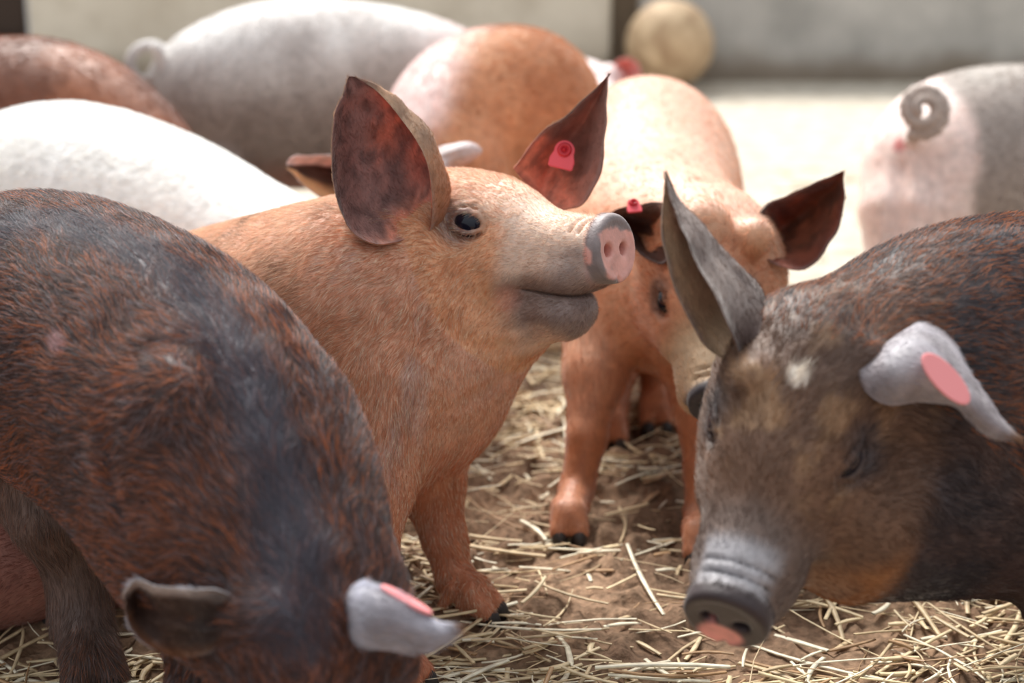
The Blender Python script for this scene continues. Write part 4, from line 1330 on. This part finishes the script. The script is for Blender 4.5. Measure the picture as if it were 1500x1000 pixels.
Lp.build(plainpaint(srgb(224, 196, 164), srgb(234, 214, 190), 7, 97), lambda P, N, H, C_, r: C_ * 1.05)

# ------------------------------------------------------------------ pig K: lying low under the dark pig's belly
K = Pig('pinkish-brown pig lying on the dirt under the belly of the dark red-brown pig', cell=.0065, hairs=20000, hair_len=.012, hair_rad=.00025, seed=12)
K.torso([((-.43, 1.97, .08), .06, .07), ((-.53, 1.93, .088), .08, .085), ((-.68, 1.87, .092), .098, .09), ((-.83, 1.82, .09), .095, .088), ((-.94, 1.80, .085), .075, .075)])
K.head(np.array([-1.24, 1.74, .06]), (-.95, -.2, -.12), (0, 0, 1), .85, eyes=False, world=True)
K.leg([(np.array([-.78, 1.76, .09]), .06), (np.array([-.76, 1.66, .06]), .038), (np.array([-.82, 1.57, .045]), .028), (np.array([-.84, 1.51, .035]), .024)], (-.2, -1), hoof=True)
K.build(plainpaint(srgb(150, 100, 88), srgb(178, 124, 108), 8, 99), lambda P, N, H, C_, r: C_ * 1.0)
#@@STRAW

# ------------------------------------------------------------------ straw
M_ST = []
for i, c in enumerate([srgb(230, 208, 168), srgb(208, 184, 146), srgb(246, 234, 208), srgb(174, 138, 100)]):
    m, nt, b = mat_new('straw_' + ['golden', 'dull', 'bleached', 'brown'][i])
    N_, L_ = nt.nodes, nt.links
    tcn = N_.new('ShaderNodeTexCoord'); n1 = N_.new('ShaderNodeTexNoise'); n1.inputs['Scale'].default_value = 60
    L_.new(tcn.outputs['Object'], n1.inputs['Vector'])
    r1 = N_.new('ShaderNodeValToRGB')
    r1.color_ramp.elements[0].position = .3; r1.color_ramp.elements[0].color = (*(c * .72), 1)
    r1.color_ramp.elements[1].position = .65; r1.color_ramp.elements[1].color = (*np.minimum(c * 1.12, 1), 1)
    L_.new(n1.outputs['Fac'], r1.inputs[0]); L_.new(r1.outputs[0], b.inputs['Base Color'])
    b.inputs['Roughness'].default_value = .45
    M_ST.append(m)

def stalk(p, ang, tilt, L, w, bend, sides=4):
    """hollow-looking stalk: 4-sided tube of 5 rings with a node; returns verts, faces"""
    R = 5
    d = np.array([math.cos(ang), math.sin(ang), 0]); s = np.array([-d[1], d[0], 0])
    V = []; F = []
    for i in range(R):
        t = i / (R - 1) - .5
        c = p + d * L * t + s * bend * (t * t * 4) * L * .12 + np.array([0, 0, tilt * t * L + .0008])
        ww = w * (1.0 - .12 * abs(t) + (.2 if i == 2 else 0))
        for k in range(sides):
            a = 2 * math.pi * (k + .5) / sides
            V.append(c + s * math.cos(a) * ww + np.array([0, 0, math.sin(a) * ww * .42]))
    for i in range(R - 1):
        for k in range(sides):
            k2 = (k + 1) % sides
            F.append((i * sides + k, i * sides + k2, i * sides + sides + k2, i * sides + sides + k))
    return np.array(V), np.array(F)

marks = [((.33, 1.40), "under the dark pig's nose"), ((.52, 1.50), "below the dark pig's jaw"), ((.12, 1.45), "left of the dark pig's nose"),
         ((-.05, 1.48), "beside the foreground pig's grey ear"), ((-.42, 1.62), "by the grey-brown hind leg"), ((-.02, 1.86), "by the central pig's far hoof"),
         ((.14, 1.72), "on open dirt mid-picture"), ((.30, 1.72), "just behind the dark pig's nose"), ((.08, 2.15), "by the walking pig's left hoof"),
         ((.26, 2.15), "by the walking pig's right hoof"), ((.0, 2.35), "beneath the central pig's chin")]
def describe(p, L, w, mi, ang):
    k = min(range(len(marks)), key=lambda i: (marks[i][0][0] - p[0]) ** 2 + (marks[i][0][1] - p[1]) ** 2)
    a = ang % math.pi
    o = 'lying crosswise' if a < .45 or a > 2.7 else ('pointing at the camera' if 1.15 < a < 2.0 else ('slanting up right' if a < 1.2 else 'slanting up left'))
    sz = 'long' if L > .10 else ('medium' if L > .065 else 'short')
    pos_ = "near side" if p[1] < marks[k][0][1] - .02 else ("far side" if p[1] > marks[k][0][1] + .06 else "")
    th = "thick " if w > .0032 else ("thin " if w < .0024 else "")
    c = ['golden', 'dull', 'bleached', 'brown'][mi]
    lb = f"{th}{sz} {c} straw {o} {marks[k][1]}" + (f", {pos_}" if pos_ else "")
    return lb, f"straw {marks[k][1]}"
cand = []
r = np.random.default_rng(5)
r = np.random.default_rng(5)
NS = 12000
for i in range(NS):
    if i < 11000:
        y = 1.15 + 1.9 * r.random() ** .95; x = r.uniform(-.36, .42) * y * 1.05
    else:
        y = 2.2 + 2.6 * r.random(); x = r.uniform(-.4, .45) * y
    dn = vnoise(np.array([[x, y, 0.]]), 5, 77)[0]
    dens = .35 + .65 * sstep(np.array([dn]), .3, .65)[0]
    if y < 1.75: dens = min(1, dens * 1.25 + .15)
    if 1.72 < y < 2.6: dens *= .55
    if r.random() > dens: continue
    L = r.uniform(.02, .08) if r.random() < .72 else r.uniform(.07, .19)
    w = .0009 + .0036 * r.random() ** 1.4
    cand.append((x, y, L, w))
cand = np.array(cand)
gh = ground_h(cand[:, 0], cand[:, 1])
# individuals: the 280 that show largest
vis = (cand[:, 0] > -.30 * cand[:, 1]) & (cand[:, 0] < .315 * cand[:, 1]) & (cand[:, 1] > 1.3)
score = np.where(vis, cand[:, 2] * cand[:, 3] / cand[:, 1] ** 2, -1)
top = set(np.argsort(-score)[:280].tolist())
bulkV = []; bulkF = []; bulkM = []; off = 0
for i, (x, y, L, w) in enumerate(cand):
    mi = int(r.choice(4, p=[.35, .25, .25, .15]))
    ang = r.uniform(0, math.pi) if r.random() < .5 else r.normal(.25, .5)
    bd = r.normal(0, .5)
    lift = r.uniform(0, .016) if i in top else r.uniform(0, .010)
    p = np.array([x, y, gh[i] + .0015 + lift])
    V, F = stalk(np.zeros(3) if i in top else p, ang, r.normal(0, .09), L, w, bd)
    if i in top:
        me = mesh_from('straw_stalk', V, F, M_ST[mi])
        o = bpy.data.objects.new('straw_stalk', me); COL.objects.link(o); o.location = Vector(p)
        lb, gp = describe(p, L, w, mi, ang)
        tag(o, lb, 'straw', gp)
    else:
        bulkV.append(V); bulkF.append(F + off); off += len(V); bulkM += [mi] * len(F)
me = mesh_from('straw_litter', np.concatenate(bulkV), np.concatenate(bulkF))
for m in M_ST: me.materials.append(m)
me.polygons.foreach_set('material_index', np.array(bulkM, np.int32))
o = new_obj('straw_litter', me)
tag(o, 'scattered short straw and chaff covering the dirt floor between the pigs', 'straw', kind='stuff')
